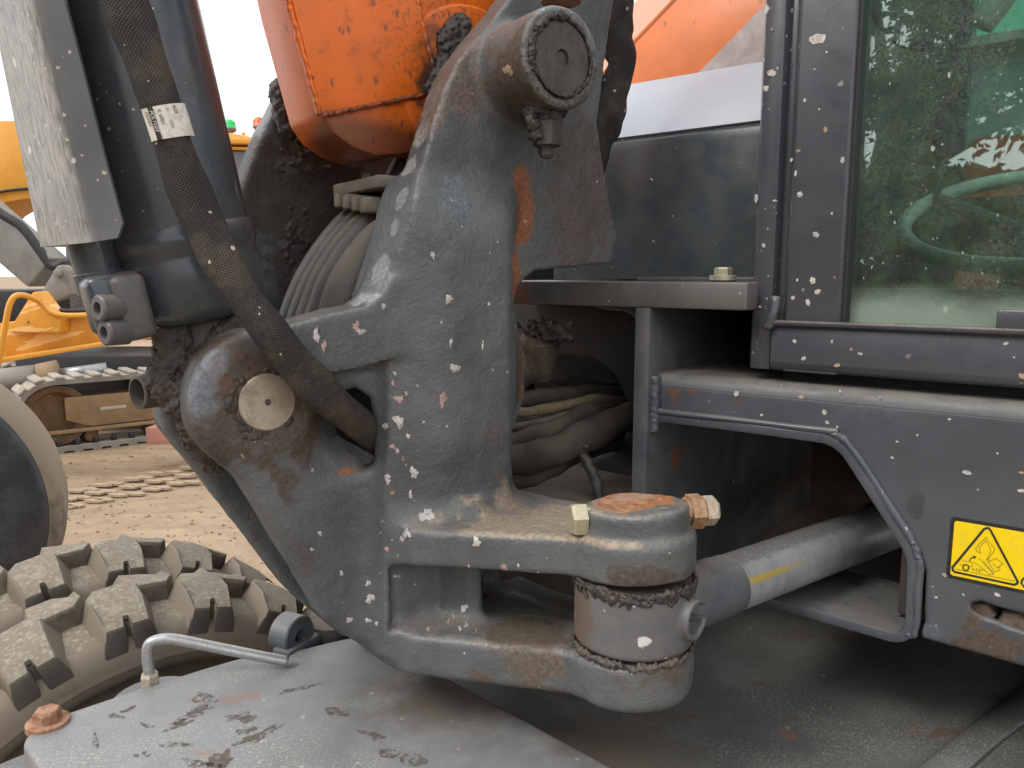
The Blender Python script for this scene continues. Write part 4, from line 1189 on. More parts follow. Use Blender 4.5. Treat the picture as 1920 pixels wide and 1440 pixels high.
# ------------------------------------------------------------------ hoses running between the cheeks
def hosev(name, path, r, mat, parent, n=16, wob=0, res=14):
    P_ = catmull([PB(x, y, v) for x, y, v in path], res)
    f = (lambda t, a: r * (1 + wob * math.sin(t * 40 + a) + wob * math.sin(t * 19 + 2 * a))) if wob else r
    return obj(name, tube(P_, f, n), mat, parent, True)
HB = empty('hose_bundle', PB(640, 480, -.15)); adopt(HB, EX)
HB['label'] = 'bundle of thick rubber hoses bending down between the bracket cheeks'
for (dx, dy, v, r, m_) in ((0, 0, -.205, .0150, 'hose'), (14, 6, -.185, .0150, 'hose'), (28, 14, -.165, .0155, 'hose_dust'), (44, 22, -.142, .0165, 'hose'), (78, 46, -.108, .0265, 'hose_dust')):
    hosev('hose', [(760 + dx * .3, 300 + dy, v), (716 + dx * .5, 372 + dy, v), (648 + dx * .7, 418 + dy, v), (590 + dx * .8, 492 + dy, v), (552 + dx, 570 + dy, v), (520 + dx, 680 + dy, v)], r, M[m_], HB)
hosev('hose', [(800, 440, -.10), (750, 500, -.10), (715, 570, -.10), (700, 650, -.10)], .02, M['hose'], HB)
cc = PB(712, 352, -.16)
obj('clamp_plate', boxm(cc, BV, BU, UP, .14, .075, .016, .003), M['clamp'], HB)
for i in range(4):
    c = PB(686 + i * 17, 378 + i * 3, -.19 + i * .025)
    obj('clamp_block', boxm(c, (BV * .9 + BU * .1).normalized(), (BU * .9 - BV * .1).normalized(), UP, .022, .085, .020, .004), M['clamp'], HB)
obj('bolt', hexbolt(PB(694, 345, -.19), UP, .0125, .013), M['clamp'], HB, 25)
# dried mud plates on the inside of the far cheek
b = []
for i in range(90):
    t = rnd.random()
    x, y = (545 + rnd.gauss(30, 26), 285 + rnd.gauss(0, 22)) if t < .5 else (560 + rnd.gauss(0, 20), 455 + rnd.gauss(0, 35))
    b.append((*PB(x, y, -.2915), rnd.uniform(.0055, .0085)))
goo('grease', b, M['grease'], BR, .0024, .006, .0026, 200, seed=14)

# ------------------------------------------------------------------ machine frame
FR = empty('main_frame', mw(0, -.3, .95)); adopt(FR, EX)
FR['label'] = 'dark grey welded front frame with a rounded opening for the swing cylinder'
def ml2(x, y, s=0.0):
    a = ml_(PF(x, y, s)); return (a[0], a[2])
zt = sum(ml2(x, y)[1] for x, y in ((1240, 693), (1600, 731), (1900, 765))) / 3
lL = ml2(1226, 700)[0]
def onm(pts, s): return [PF(x, y, s) for x, y in pts]
# front plate
low = [ml2(x, y) for x, y in ((1228, 779), (1400, 798), (1545, 816), (1572, 828), (1600, 858), (1660, 948), (1722, 1040), (1735, 1075), (1733, 1170), (1722, 1194))]
bot = [ml2(x, y) for x, y in ((1740, 1200), (1920, 1252))]
lR = .62
zb = bot[-1][1]
outl = [(lL, zt - .016)] + low + bot + [(lR, zb), (lR, zt - .016)]
slot = [ml2(x, y) for x, y in ((1818, 1142), (1822, 1132), (1836, 1128), (1852, 1133), (1990, 1175), (2000, 1200), (1985, 1212), (1850, 1160), (1832, 1152))]
def plate_field():
    F = Field((lL - .02, -.03, zb - .02), (lR, .02, zt + .01), .004)
    d2 = poly2(outl, F.X, F.Z)
    d2 = np.maximum(d2, -poly2(slot, F.X, F.Z))
    return F, extr(d2, F.Y, -.014, 0, .002)
F, D = plate_field(); V_, Q_ = nets(F, D)
FP = link('front_plate', net_mesh('front_plate', V_, Q_, MM4), M['plate_marks'], FR, True)
def zf(x, y, rpx, col, amt, edge=.6, amp=.5, tall=1.0):
    p = PF(x, y, 0); r_ = rpx * p.y / FPX
    return (tuple(p), (r_, r_, r_ * tall), col, amt, edge, amp, False)
bake(FP, [zf(1262, 735, 22, (.13, .062, .035), .8, .7, .8, 2.2), zf(1300, 728, 16, (.12, .06, .036), .7, .7, .8, 2.4), zf(1385, 735, 14, (.10, .06, .045), .5, .7, .8, 2.0), zf(1330, 790, 60, (.10, .065, .05), .5, .8, .8, .3),
          zf(1718, 945, 22, (.045, .052, .06), .8, .4, .4, 1.8), zf(1830, 1150, 60, (.085, .062, .046), .95, .5, .7, .9), zf(1880, 1215, 90, (.080, .060, .046), .9, .5, .7, .5), zf(1800, 1120, 30, (.16, .12, .08), .6, .6, .9),
          zf(1745, 1180, 30, (.10, .115, .135), .6, .6, .6), zf(1620, 760, 90, (.075, .085, .10), .5, .8, .6)])
# folded edge and deck
bm = bmesh.new()
prof = [(-.60, zt)] + [(-.018 + .018 * math.sin(a), zt - .018 + .018 * math.cos(a)) for a in (0, .4, .8, 1.2, 1.57)] + [(0, zt - .017), (-.014, zt - .017), (-.014, zt - .012), (-.60, zt - .012)]
add_prism(bm, [mw(lL, s, z) for s, z in prof], ML * (lR - lL))
obj('deck', bm, M['deck'], FR, 50)
# bent flat bar round the opening
path = [ml2(x, y) for x, y in ((1222, 772), (1400, 793), (1542, 811))]
def arc_pts(p0, p1, p2, n=6):
    return [((1 - t) ** 2 * p0[0] + 2 * t * (1 - t) * p1[0] + t * t * p2[0], (1 - t) ** 2 * p0[1] + 2 * t * (1 - t) * p1[1] + t * t * p2[1]) for t in [i / n for i in range(n + 1)]]
path += arc_pts(ml2(1542, 811), ml2(1582, 818), ml2(1606, 856))
path += arc_pts(ml2(1700, 1000), ml2(1724, 1036), ml2(1724, 1066))
path += arc_pts(ml2(1720, 1160), ml2(1718, 1212), ml2(1668, 1200))
path += [ml2(1420, 1128)]
def ribbon(path, t, s0, s1, mat, name, parent, bev=.002):
    n = len(path); P0, P1 = [], []
    for i in range(n):
        a, b_ = path[max(i - 1, 0)], path[min(i + 1, n - 1)]
        dx, dz = b_[0] - a[0], b_[1] - a[1]; L_ = math.hypot(dx, dz)
        nx, nz = -dz / L_, dx / L_
        P0.append(path[i]); P1.append((path[i][0] - nx * -t, path[i][1] - nz * -t))
    bm = bmesh.new()
    vs = []
    for i in range(n):
        vs.append([bm.verts.new(mw(P0[i][0], s0, P0[i][1])), bm.verts.new(mw(P1[i][0], s0, P1[i][1])), bm.verts.new(mw(P1[i][0], s1, P1[i][1])), bm.verts.new(mw(P0[i][0], s1, P0[i][1]))])
    for i in range(n - 1):
        for k in range(4):
            bm.faces.new((vs[i][k], vs[i][(k + 1) % 4], vs[i + 1][(k + 1) % 4], vs[i + 1][k]))
    bm.faces.new(vs[0]); bm.faces.new(vs[-1])
    bmesh.ops.recalc_face_normals(bm, faces=bm.faces)
    ed = [e for e in bm.edges if len(e.link_faces) == 2 and e.calc_face_angle(0) > R(60)]
    bmesh.ops.bevel(bm, geom=ed, offset=bev, segments=2, affect='EDGES', profile=.5)
    return obj(name, bm, mat, parent, 40)
RIM = ribbon(path, -.0125, .006, -.17, M['plate'], 'opening_rim', FR)
RIM['label'] = 'bent flat bar lining the opening for the rod'
wp = [mw(a, .003, b_) for a, b_ in path[:-3]]
bead('weld_bead', [p + Vector((0, 0, .003)) for p in wp[::2]], .0048, M['plate'], FR, 150, .10)
bead('weld_bead', [mw(lL + .004, .004, z) for z in (zt - .004, zt - .05, zt - .085, ml2(1226, 772)[1])], .008, M['plate'], FR, 40, .10)
# upright web and cross bar
wl0 = ml2(1216, 700, .02)[0]
zE0, zE1 = ml2(1200, 577, .02)[1], ml2(1200, 528, .02)[1]
obj('web_plate', boxm(mw(wl0 - .012, -.60, (zE0 + .93) / 2), ML, MF, UP, .024, 1.24, zE0 - .93, .003), M['plate_inner'], FR)
pts = [(wl0 - .024, zE0), (wl0 - .12, zE0), (wl0 - .09, zE0 - .006)] + [(wl0 - .024 - .045 * (1 - math.sin(a)), zE0 - .006 - .045 * (1 - math.cos(a))) for a in (0.2, .5, .8, 1.1, 1.4, 1.57)]
obj('gusset', prism([mw(a, -.01, b_) for a, b_ in pts], MF * -.10, .001), M['plate_inner'], FR)
lE0, lE1 = ml2(880, 550, .02)[0], ml2(1402, 550, .02)[0]
obj('cross_bar', boxm(mw((lE0 + lE1) / 2, -.39, (zE0 + zE1) / 2), ML, MF, UP, lE1 - lE0, .82, zE1 - zE0, .004), M['plate_dirty'], FR)  # depth behind the front edge added as an unseen roof shading the opening
obj('cover_strip', boxm(mw((ml2(1200, 520, -.06)[0] + lE1) / 2, -.16, zE1 + .003), ML, MF, UP, lE1 - ml2(1200, 520, -.06)[0], .22, .006, .001), M['deck'], FR)
obj('bolt', hexbolt(mw(ml2(1356, 520, -.05)[0], -.05, zE1 + .006), UP, .0125, .011, (.019, .003)), M['zinc'], FR, 25)
# inner bulkhead with the oval hose port
def bulkhead():
    F = Field((ml2(880, 700, -.16)[0], -.20, .95), (wl0 + .01, -.14, zE0 + .01), .005)
    l0, l1 = ml2(900, 700, -.16)[0], wl0 - .02
    d2 = poly2([(l0, .96), (l1, .96), (l1, zE0), (l0, zE0)], F.X, F.Z)
    hole = poly2([ml2(x, y, -.16) for x, y in ((990, 690), (1060, 668), (1110, 672), (1150, 700), (1172, 745), (1178, 800), (1160, 840), (1110, 860), (1050, 880), (980, 880))], F.X, F.Z)
    return F, smax(extr(d2, F.Y, -.19, -.16, .002), -hole, .004)
F, D = bulkhead(); V_, Q_ = nets(F, D)
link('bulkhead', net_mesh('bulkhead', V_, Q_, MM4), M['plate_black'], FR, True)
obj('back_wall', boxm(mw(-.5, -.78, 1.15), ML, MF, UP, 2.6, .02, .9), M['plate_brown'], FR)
obj('shade_sheet', boxm(mw(ml2(1020, 760, -.34)[0], -.36, 1.2), ML, MF, UP, .75, .02, .6), M['matte_black'], FR)  # black sheet standing in for the shade behind the hose port
obj('post_floor', boxm(mw(ml2(1040, 900, -.06)[0], -.04, ml2(1100, 925, -.02)[1] - .01), ML, MF, UP, .42, .30, .02, .004), M['dust_floor'], FR)
obj('lower_floor', boxm(mw(.30, -.62, ml2(1500, 1150, -.1)[1] - .010), ML, MF, UP, 1.0, .62, .012, .002), M['deck'], FR)
pp = mw(ml2(1012, 645, -.05)[0], -.05, 0)
obj('pivot_post', lathe(PF(1005, 705, -.04), (UP * .93 + ML * .2 + MF * .15).normalized(), [(0, .028), (.045, .034), (.06, .036), (.062, .030), (.075, .028)], 32), M['post'], FR)
b = []
for i in range(46):
    p = PF(1010 + rnd.gauss(10, 26), 622 + rnd.gauss(0, 9), -.01)
    b.append((*p, rnd.uniform(.003, .007)))
goo('grease', b, M['grease'], FR, .0028, .006, .005, 180, seed=15)
def hosem(name, path, r, mat, parent, n=14, wob=.06):
    P_ = catmull([PF(x, y, s) for x, y, s in path], 12)
    return obj(name, tube(P_, lambda t, a: r * (1 + wob * math.sin(t * 23 + a * 2 + r * 900) + wob * math.sin(t * 41 - a)), n), mat, parent, True)
HS = empty('hose_loom', PF(1060, 800, -.1)); adopt(HS, EX)
HS['label'] = 'dusty hoses and cables passing through the oval port behind the bracket'
for path_, r, m_ in (
        ([(880, 728, .02), (960, 722, .0), (1010, 702, -.03), (1060, 712, -.12), (1150, 730, -.30)], .013, 'hose_mud'),
        ([(880, 765, .03), (960, 752, .01), (1050, 742, -.06), (1120, 738, -.16), (1200, 745, -.34)], .015, 'hose_mud'),
        ([(900, 760, .05), (975, 773, .03), (1050, 762, -.02), (1130, 748, -.12), (1190, 765, -.3)], .0085, 'hose_ribbed'),
        ([(880, 840, .02), (950, 815, .02), (1010, 795, -.01), (1080, 768, -.08), (1180, 755, -.3)], .011, 'hose'),
        ([(880, 850, .05), (955, 828, .04), (1040, 803, .01), (1100, 775, -.06), (1190, 752, -.28)], .015, 'hose_mud'),
        ([(880, 880, .06), (950, 866, .05), (1030, 848, .03), (1110, 812, -.03), (1180, 780, -.16), (1260, 760, -.4)], .025, 'hose_mud'),
        ([(880, 915, .05), (960, 898, .04), (1010, 888, .02), (1080, 850, -.05), (1170, 820, -.2)], .017, 'hose_mud'),
        ([(880, 800, .05), (960, 800, .04), (1040, 785, .0), (1110, 762, -.08), (1190, 750, -.3)], .007, 'hose'),
        ([(880, 778, .04), (960, 786, .03), (1020, 778, .0), (1100, 758, -.08), (1190, 742, -.3)], .006, 'hose'),
        ([(1100, 832, .0), (1092, 850, .0), (1104, 872, .0), (1118, 905, .0), (1128, 960, .0)], .0085, 'hose')):
    hosem('hose', path_, r, M[m_], HS)
# bolts seen in the long slot
for (x, y) in ((1842, 1140), (1905, 1157)):
    obj('bolt', hexbolt(PF(x, y, -.035), MF, .0165, .02, (.02, .004)), M['bolt_mud'], FR, 25)
obj('slot_backing', boxm(mw(ml2(1950, 1160)[0], -.05, ml2(1950, 1170)[1]), ML, MF, UP, .30, .012, .09), M['plate_brown'], FR)
obj('return_hose', tube(catmull([PY(880, 1120, 1.22), PY(960, 1098, 1.2), PY(1050, 1088, 1.2), PY(1150, 1100, 1.22), PY(1260, 1130, 1.25)], 8), lambda t, a: .030 * (1 + .05 * math.sin(t * 30 + a * 2)), 16), M['hose_mud'], FR, True)

# ------------------------------------------------------------------ warning decal
def decal(name, pts, s, mat, parent, t=.0004):
    return obj(name, prism([mw(a, s - t, b_) for a, b_ in pts], MF * t, 0), mat, parent, False)
d0, d1 = ml2(1783, 968), ml2(1774, 1082)
DLl, DLz1, DLz0 = d0[0] * .5 + d1[0] * .5, d0[1], d1[1]
DH = DLz1 - DLz0
def rrect(x0, z0, x1, z1, r, n=5):
    out = []
    for cx, cz, a in ((x1 - r, z1 - r, 0), (x0 + r, z1 - r, 90), (x0 + r, z0 + r, 180), (x1 - r, z0 + r, 270)):
        for i in range(n + 1):
            q = R(a + 90 * i / n); out.append((cx + r * math.cos(q), cz + r * math.sin(q)))
    return out
DW = .20
DEC = decal('warning_decal', rrect(DLl, DLz0, DLl + DW, DLz1, .004), .0006, M['ink'], EX)
DEC['label'] = 'yellow warning decal with a black triangle and tipping excavator'
bd = DH * .055
decal('decal_field', rrect(DLl + bd, DLz0 + bd, DLl + DW - bd, DLz1 - bd, .003), .0010, M['decal_yellow'], DEC)
def dpt(px, py):      # pixels of the 1440 crop of the decal -> decal plane
    return ml2(1740 + px / 8.0, 940 + py / 8.0)
def stroke(pts, w, closed=False, s=.0014, mat='ink', name='decal_line'):
    P_ = [dpt(*p) for p in pts]
    n = len(P_); bm = bmesh.new()
    rngi = n if closed else n - 1
    for i in range(rngi):
        a, b_ = P_[i], P_[(i + 1) % n]
        dx, dz = b_[0] - a[0], b_[1] - a[1]; L_ = math.hypot(dx, dz) or 1e-6
        nx, nz = -dz / L_ * w / 2, dx / L_ * w / 2
        ex, ez = dx / L_ * w * .35, dz / L_ * w * .35
        vs = [bm.verts.new(mw(q[0], s + i * 2e-6, q[1])) for q in ((a[0] + nx - ex, a[1] + nz - ez), (a[0] - nx - ex, a[1] - nz - ez), (b_[0] - nx + ex, b_[1] - nz + ez), (b_[0] + nx + ex, b_[1] + nz + ez))]
        bm.faces.new(vs)
    return obj(name, bm, M[mat], DEC, False)
stroke([(885, 395), (840, 415), (370, 985), (375, 1030), (410, 1055), (1290, 1245), (1335, 1230), (1345, 1195), (940, 430), (915, 400)], .0024, True)
for pts_, w, cl in (
        ([(872, 525), (850, 560), (760, 640), (745, 675), (715, 700), (730, 745), (790, 770), (770, 720), (780, 680), (800, 650), (870, 590)], .00045, False),
        ([(885, 530), (905, 580), (1000, 700), (995, 740), (905, 860), (890, 850), (945, 740), (930, 690), (880, 590), (860, 560)], .00045, False),
        ([(870, 880), (890, 855), (915, 870), (905, 905), (1020, 850), (1125, 925), (1050, 990), (975, 925)], .00045, False),
        ([(905, 905), (1000, 1050), (1080, 1020), (1085, 990), (1050, 990)], .00045, False),
        ([(760, 850), (800, 880), (990, 1090), (920, 1090), (720, 920), (520, 885)], .00045, False),
        ([(830, 890), (990, 1075)], .0004, False),
        ([(480, 940), (540, 955)], .0004, False), ([(670, 925), (660, 975), (620, 968)], .0004, False),
        ([(420, 1010), (1300, 1190)], .00045, False),
        ([(625, 890), (645, 850), (690, 830), (720, 832)], .0010, False), ([(690, 812), (720, 832), (690, 850)], .0010, False)):
    stroke(pts_, w, cl, mat='ink_soft' if w < .0008 else 'ink')
stroke([(570 + 44 * math.cos(a * .523), 988 + 44 * math.sin(a * .523)) for a in range(12)], .0013, True)
a = dpt(655, 1035)
text_obj('decal_text', '>15°', .0058, mw(a[0], .0014, a[1]), ML, UP, M['ink_soft'], DEC)
stroke([(1470, 1120), (1415, 1170), (1400, 1220), (1440, 1275), (1500, 1290)], .0018, False)
# ------------------------------------------------------------------ cab
CAB = empty('cab', mw(.35, -.6, zt)); adopt(CAB, EX)
CAB['label'] = 'dark grey cab front with a speckled pillar and a green tinted window'
cs = -.012
def cl(x, y=345, s=cs): return ml2(x, y, s)[0]
zc0 = sum(ml2(x, y, cs)[1] for x, y in ((1430, 691), (1680, 711), (1900, 730))) / 3
zc1 = sum(ml2(x, y, cs)[1] for x, y in ((1500, 600), (1700, 607), (1900, 618))) / 3
zct = ml2(1500, -160, cs)[1]
prof = [(1411, -.05), (1411, -.022), (1414, -.012), (1420, -.006), (1440, -.003), (1456, -.004), (1460, -.012), (1463, -.018), (1474, -.018), (1478, -.010), (1483, -.001), (1489, .002), (1586, .002), (1590, .000), (1592, -.006), (1592, -.05)]
pp_ = [(cl(x), cs + s) for x, s in prof]
obj('pillar', prism([mw(l, s, zc0) for l, s in pp_], UP * (zct - zc0), .0012, 2), M['cab'], CAB, 28)
# bottom rail with a folded lip
rp = [(-.06, zc0), (-.004, zc0), (.003, zc0 + .004), (.006, zc0 + .012), (.006, zc1 - .016), (.004, zc1 - .010), (.012, zc1 - .006), (.013, zc1 - .002), (.010, zc1), (-.06, zc1)]
obj('bottom_rail', prism([mw(cl(1462), cs + s, z) for s, z in rp], ML * (lR - cl(1462)), .0012, 2), M['cab'], CAB, 28)
bead('weld_bead', [mw(cl(1468), cs + .004, zc1 + .030), mw(cl(1466), cs + .009, zc1 + .006), mw(cl(1456), cs + .008, zc1 - .012)], .0065, M['cab'], CAB, 9, .02)
obj('gap_filler', boxm(mw((cl(1462) + lR) / 2, -.08, (zc0 + zt) / 2), ML, MF, UP, lR - cl(1462), .04, (zc0 - zt) * .98), M['rubber'], CAB)
gz0 = zc1 - .002
GLASS = obj('window_pane', boxm(mw((cl(1588) + lR) / 2, cs - .028, (gz0 + zct) / 2), ML, MF, UP, lR - cl(1588), .005, zct - gz0, .0008, 1), M['glass'], CAB)
GLASS['label'] = 'dusty green tinted front window reflecting trees'
zs1, zs0 = ml2(1700, 541, cs - .05)[1], ml2(1700, 561, cs - .05)[1]
obj('window_seal', boxm(mw((cl(1588) + lR) / 2, cs - .05, (zs0 + zs1) / 2), ML, MF, UP, lR - cl(1588), .022, zs1 - zs0, .004), M['seal'], CAB)
obj('inner_sill', boxm(mw((cl(1588) + lR) / 2, cs - .062, (gz0 + zs0) / 2 - .02), ML, MF, UP, lR - cl(1588), .02, zs0 - gz0 + .03), M['plate'], CAB)
obj('rubber_edge', boxm(mw(cl(1594), cs - .020, (gz0 + zct) / 2), ML, MF, UP, .004, .03, zct - gz0), M['rubber'], CAB)
la0, za0 = ml2(1868, 618, cs + .0); la1, za1 = ml2(1868, 580, cs + .0)
obj('latch_plate', boxm(mw(la0 + .05, cs - .006, (za0 + za1) / 2), ML, MF, UP, .10, .03, za1 - za0, .003), M['cab'], CAB)
# shell of the cab, open at rear and door; side window blacked out
lc0, lc1 = cl(1420), .95
zw = PF(1825, 84, -1.25).z
obj('side_blackout', boxm(mw(lc0 + .01, -.66, (zc0 + zct + .5) / 2), ML, MF, UP, .02, 1.2, zct + .5 - zc0), M['cab_inner'], CAB)  # solid dark sheet added across the side window so the glass reflection shows
obj('floor', boxm(mw((lc0 + lc1) / 2, -.66, zc0 + .02), ML, MF, UP, lc1 - lc0, 1.24, .02), M['cab_inner'], CAB)
obj('rear_wall', boxm(mw((lc0 + lc1) / 2, -1.27, (zc0 + zw) / 2), ML, MF, UP, lc1 - lc0, .02, zw - zc0), M['cab_teal'], CAB)
obj('door_panel', boxm(mw(lc1 - .01, -.66, (zc0 + 1.6) / 2), ML, MF, UP, .02, 1.24, 1.6 - zc0), M['cab_teal'], CAB)
obj('roof', boxm(mw((lc0 + lc1) / 2, -.20, zct + .5), ML, MF, UP, lc1 - lc0, .44, .05), M['cab'], CAB)  # cut back to a front strip so daylight reaches the interior
for l_, s_ in ((lc1, -.02), (lc1, -1.25), (lc0 + .02, -1.25)):
    obj('pillar', boxm(mw(l_, s_, (zc0 + zct) / 2 + .25), ML, MF, UP, .06, .07, zct - zc0 + .5), M['cab'], CAB)
obj('rear_window', boxm(mw((lc0 + lc1) / 2, -1.26, zw + .4), ML, MF, UP, lc1 - lc0 - .1, .005, .8), M['glass_rear'], CAB)
obj('rear_rail', boxm(mw((lc0 + lc1) / 2, -1.24, zw), ML, MF, UP, lc1 - lc0, .05, .022), M['trim'], CAB)
ld = ml2(1885, 150, -1.1)[0]
obj('rear_post', tube(catmull([mw(ld - .06, -1.1, zw), mw(ld, -1.1, zw + .10), mw(ld + .03, -1.1, zw + .3), mw(ld + .05, -1.1, zw + .8)], 8), .03, 10), M['trim'], CAB, True)
# seat, console and steering wheel
sx, sy = ml2(1806, 330, -.95)[0], -.95
obj('seat', prism([mw(sx - .035, sy + s, z) for s, z in ((.28, zc0 + .02), (.30, zc0 + .10), (.22, zc0 + .14), (-.12, zc0 + .12), (-.20, zc0 + .42), (-.26, zc0 + .46), (-.32, zc0 + .42), (-.26, zc0 + .02))], ML * .32, .03, 3), M['seat'], CAB)
lk = ml2(1740, 430, -.40)[0]
obj('console', prism([mw(lk - .02, -.40 + s, z) for s, z in ((.10, zc0), (.12, zc0 + .10), (.02, zc0 + .20), (-.06, zc0 + .24), (-.12, zc0 + .15), (-.16, zc0))], ML * .045, .010, 2), M['rubber'], CAB)
wc = PF(1945, 405, -.34); wn_ = (MF * .42 + UP * .90).normalized()
x_, y_, z_ = frame_z(wn_)
obj('steering_wheel', tube([wc + (x_ * math.cos(i * math.pi / 24) + y_ * math.sin(i * math.pi / 24)) * .170 for i in range(49)], .0115, 12, cap=False), M['trim'], CAB, True)
for k in range(3):
    a = k * 2.094 + .5
    obj('wheel_spoke', tube([wc - wn_ * .03, wc + (x_ * math.cos(a) + y_ * math.sin(a)) * .16], .010, 8), M['trim_dark'], CAB, True)
obj('steering_column', tube([wc - wn_ * .02, wc - Vector((0, 0, wc.z - zc0)) + MF * .12], .035, 14), M['trim_dark'], CAB, True)
obj('cab_hose', tube(catmull([PF(1628, -60, -.30), PF(1640, 10, -.30), PF(1668, 55, -.30), PF(1705, 80, -.30), PF(1750, 88, -.32)], 10), .0095, 12), M['rubber'], CAB, True)
obj('lever', tube(catmull([PF(1752, 420, -.40), PF(1758, 350, -.40), PF(1765, 300, -.39)], 6), .006, 10), M['trim_dark'], CAB, True)
obj('lever_grip', lathe(PF(1765, 305, -.39), UP, [(0, .010), (.02, .015), (.05, .016), (.07, .012), (.075, 0)], 16), M['rubber'], CAB)

# ------------------------------------------------------------------ bodywork behind the boom
BODY = empty('body', mw(-.25, -.5, zE1)); adopt(BODY, EX)
BODY['label'] = 'grey tank cover and orange engine hood behind the boom'
tz0, tz1 = ml2(1270, 524, -.12)[1], ml2(1270, 243, -.12)[1]
tz2 = ml2(1270, 146, -.30)[1]
tl0, tl1 = ml2(1040, 300, -.12)[0], ml2(1500, 300, -.12)[0]
tp = [(-.12, tz0), (-.12, tz1 - .022), (-.124, tz1 - .009), (-.134, tz1), (-.30, tz2), (-.306, tz2), (-.9, tz2 - .02), (-.9, tz0)]
o = obj('tank_cover', prism([mw(tl0, s, z) for s, z in tp], ML * (tl1 - tl0), 0), M['tank'], BODY, 30)
o['label'] = 'smooth grey tank cover with a sloping light top'
sl = [(-.128, tz1 + .0005), (-.134, tz1 + .0035), (-.30, tz2 + .003), (-.312, tz2 + .001), (-.312, tz2 - .003), (-.134, tz1 - .002)]
o = obj('tank_top', prism([mw(tl0 + .001, s, z) for s, z in sl], ML * (tl1 - tl0 - .002), 0), M['tank_top'], BODY, 40)
hs = -.36
E = [PF(1060, 205, hs), PF(1120, 145, hs), PF(1194, 69, hs), PF(1330, -75, hs), PF(1600, -80, hs), PF(1600, 300, hs), PF(1060, 300, hs)]
obj('hood_panel', prism(E, MF * -.03, .003), M['orange_far'], BODY)
bk = -MF * .35 + UP * .16 - ML * .25
obj('hood_top', prism([E[0], E[1], E[2], E[3], E[3] + bk, E[2] + bk, E[1] + bk, E[0] + bk], UP * -.01), M['orange_far'], BODY)
obj('hood_stripe', prism([PF(1308, 139, hs + .001), PF(1424, 20, hs + .001), PF(1500, -60, hs + .001), PF(1560, -60, hs + .001), PF(1560, 150, hs + .001)], MF * .0015), M['silver'], BODY)
# ------------------------------------------------------------------ undercarriage
UC = empty('undercarriage', (.1, 1.2, .3)); adopt(UC, EX)
UC['label'] = 'flat grey undercarriage top plates dotted with dried dirt'
zA, zB = .900, .862
A_ = [PZ(x, y, zA) for x, y in ((42, 1394), (46, 1382), (60, 1368), (98, 1344), (250, 1293), (380, 1252), (450, 1232), (560, 1216), (640, 1197), (694, 1188), (732, 1210), (1160, 1442), (1330, 1560), (500, 1640), (130, 1520))]
PA = obj('top_plate', prism(A_, UP * -.036, .007, 3), M['deckplate'], UC)
B_ = [PZ(x, y, zB) for x, y in ((690, 1215), (900, 1180), (1250, 1120), (1480, 1090), (2300, 1190), (2500, 1700), (500, 1720))]
obj('top_plate', prism(B_, UP * -.03, .004, 2), M['deckdark'], UC)
obj('edge_rail', tube([PZ(1700, 1500, zB + .004), PZ(1830, 1388, zB + .004), PZ(2000, 1260, zB + .004)], .02, 10, flat=.25), M['deckdark'], UC, True)
C_ = [PZ(x, y, .845) for x, y in ((-60, 1490), (-40, 1445), (60, 1404), (300, 1420), (200, 1600), (-60, 1600))]
obj('lower_plate', prism(C_, UP * -.05, .006, 2), M['deckplate'], UC)
obj('frame_core', boxm((.25, 1.25, .62), (1, 0, 0), (0, 1, 0), UP, .9, .5, .42, .02), M['deckdark'], UC)
o = obj('bolt', hexbolt(PZ(90, 1356, zA), UP, .0160, .014, (.0245, .0045)), M['rust'], UC, 25)
o['label'] = 'rusty flanged bolt on the plate corner'
# lifting eye, post and pipe
ec = PZ(556, 1214, zA)
ea = (BV * .9 - BU * .45).normalized()
ep = ec + Vector((0, 0, .013)) - BV * .02
obj('lifting_eye', lathe(ep - ea * .018, ea, [(0, .029), (.002, .031), (.034, .031), (.036, .029), (.036, .011), (.004, .011), (.004, 0)], 40), M['paint_clean'], UC)
obj('eye_foot', boxm(ep + Vector((.012, 0, -.022)), ea, ea.cross(UP), UP, .034, .085, .03, .006), M['paint_clean'], UC)
obj('support_post', lathe(PY(622, 1230, 1.16), UP, [(-.3, .036), (.06, .036)], 28), M['plate_brown'], UC)
pz_ = zA + .055
pipe = [PY(283, 1300, .99), PY(280, 1262, .99), PY(276, 1230, .99), PY(280, 1208, .992), PY(300, 1199, .996), PY(330, 1199, 1.0), PY(400, 1213, 1.01), PY(480, 1229, 1.02), PY(540, 1240, 1.03)]
obj('pipe', tube(catmull(pipe, 8), .0075, 14), M['zinc_pipe'], UC, True)
obj('pipe_nut', lathe(PY(283, 1300, .99), UP, [(0, .0125), (.026, .0125), (.030, .010)], 6, a0=.4), M['zinc_rust'], UC, 25)
obj('valve_casting', lathe(PY(292, 1318, 1.02), UP, [(-.06, .062), (.006, .060), (.010, .056), (.0105, 0)], 36), M['deckplate'], UC)

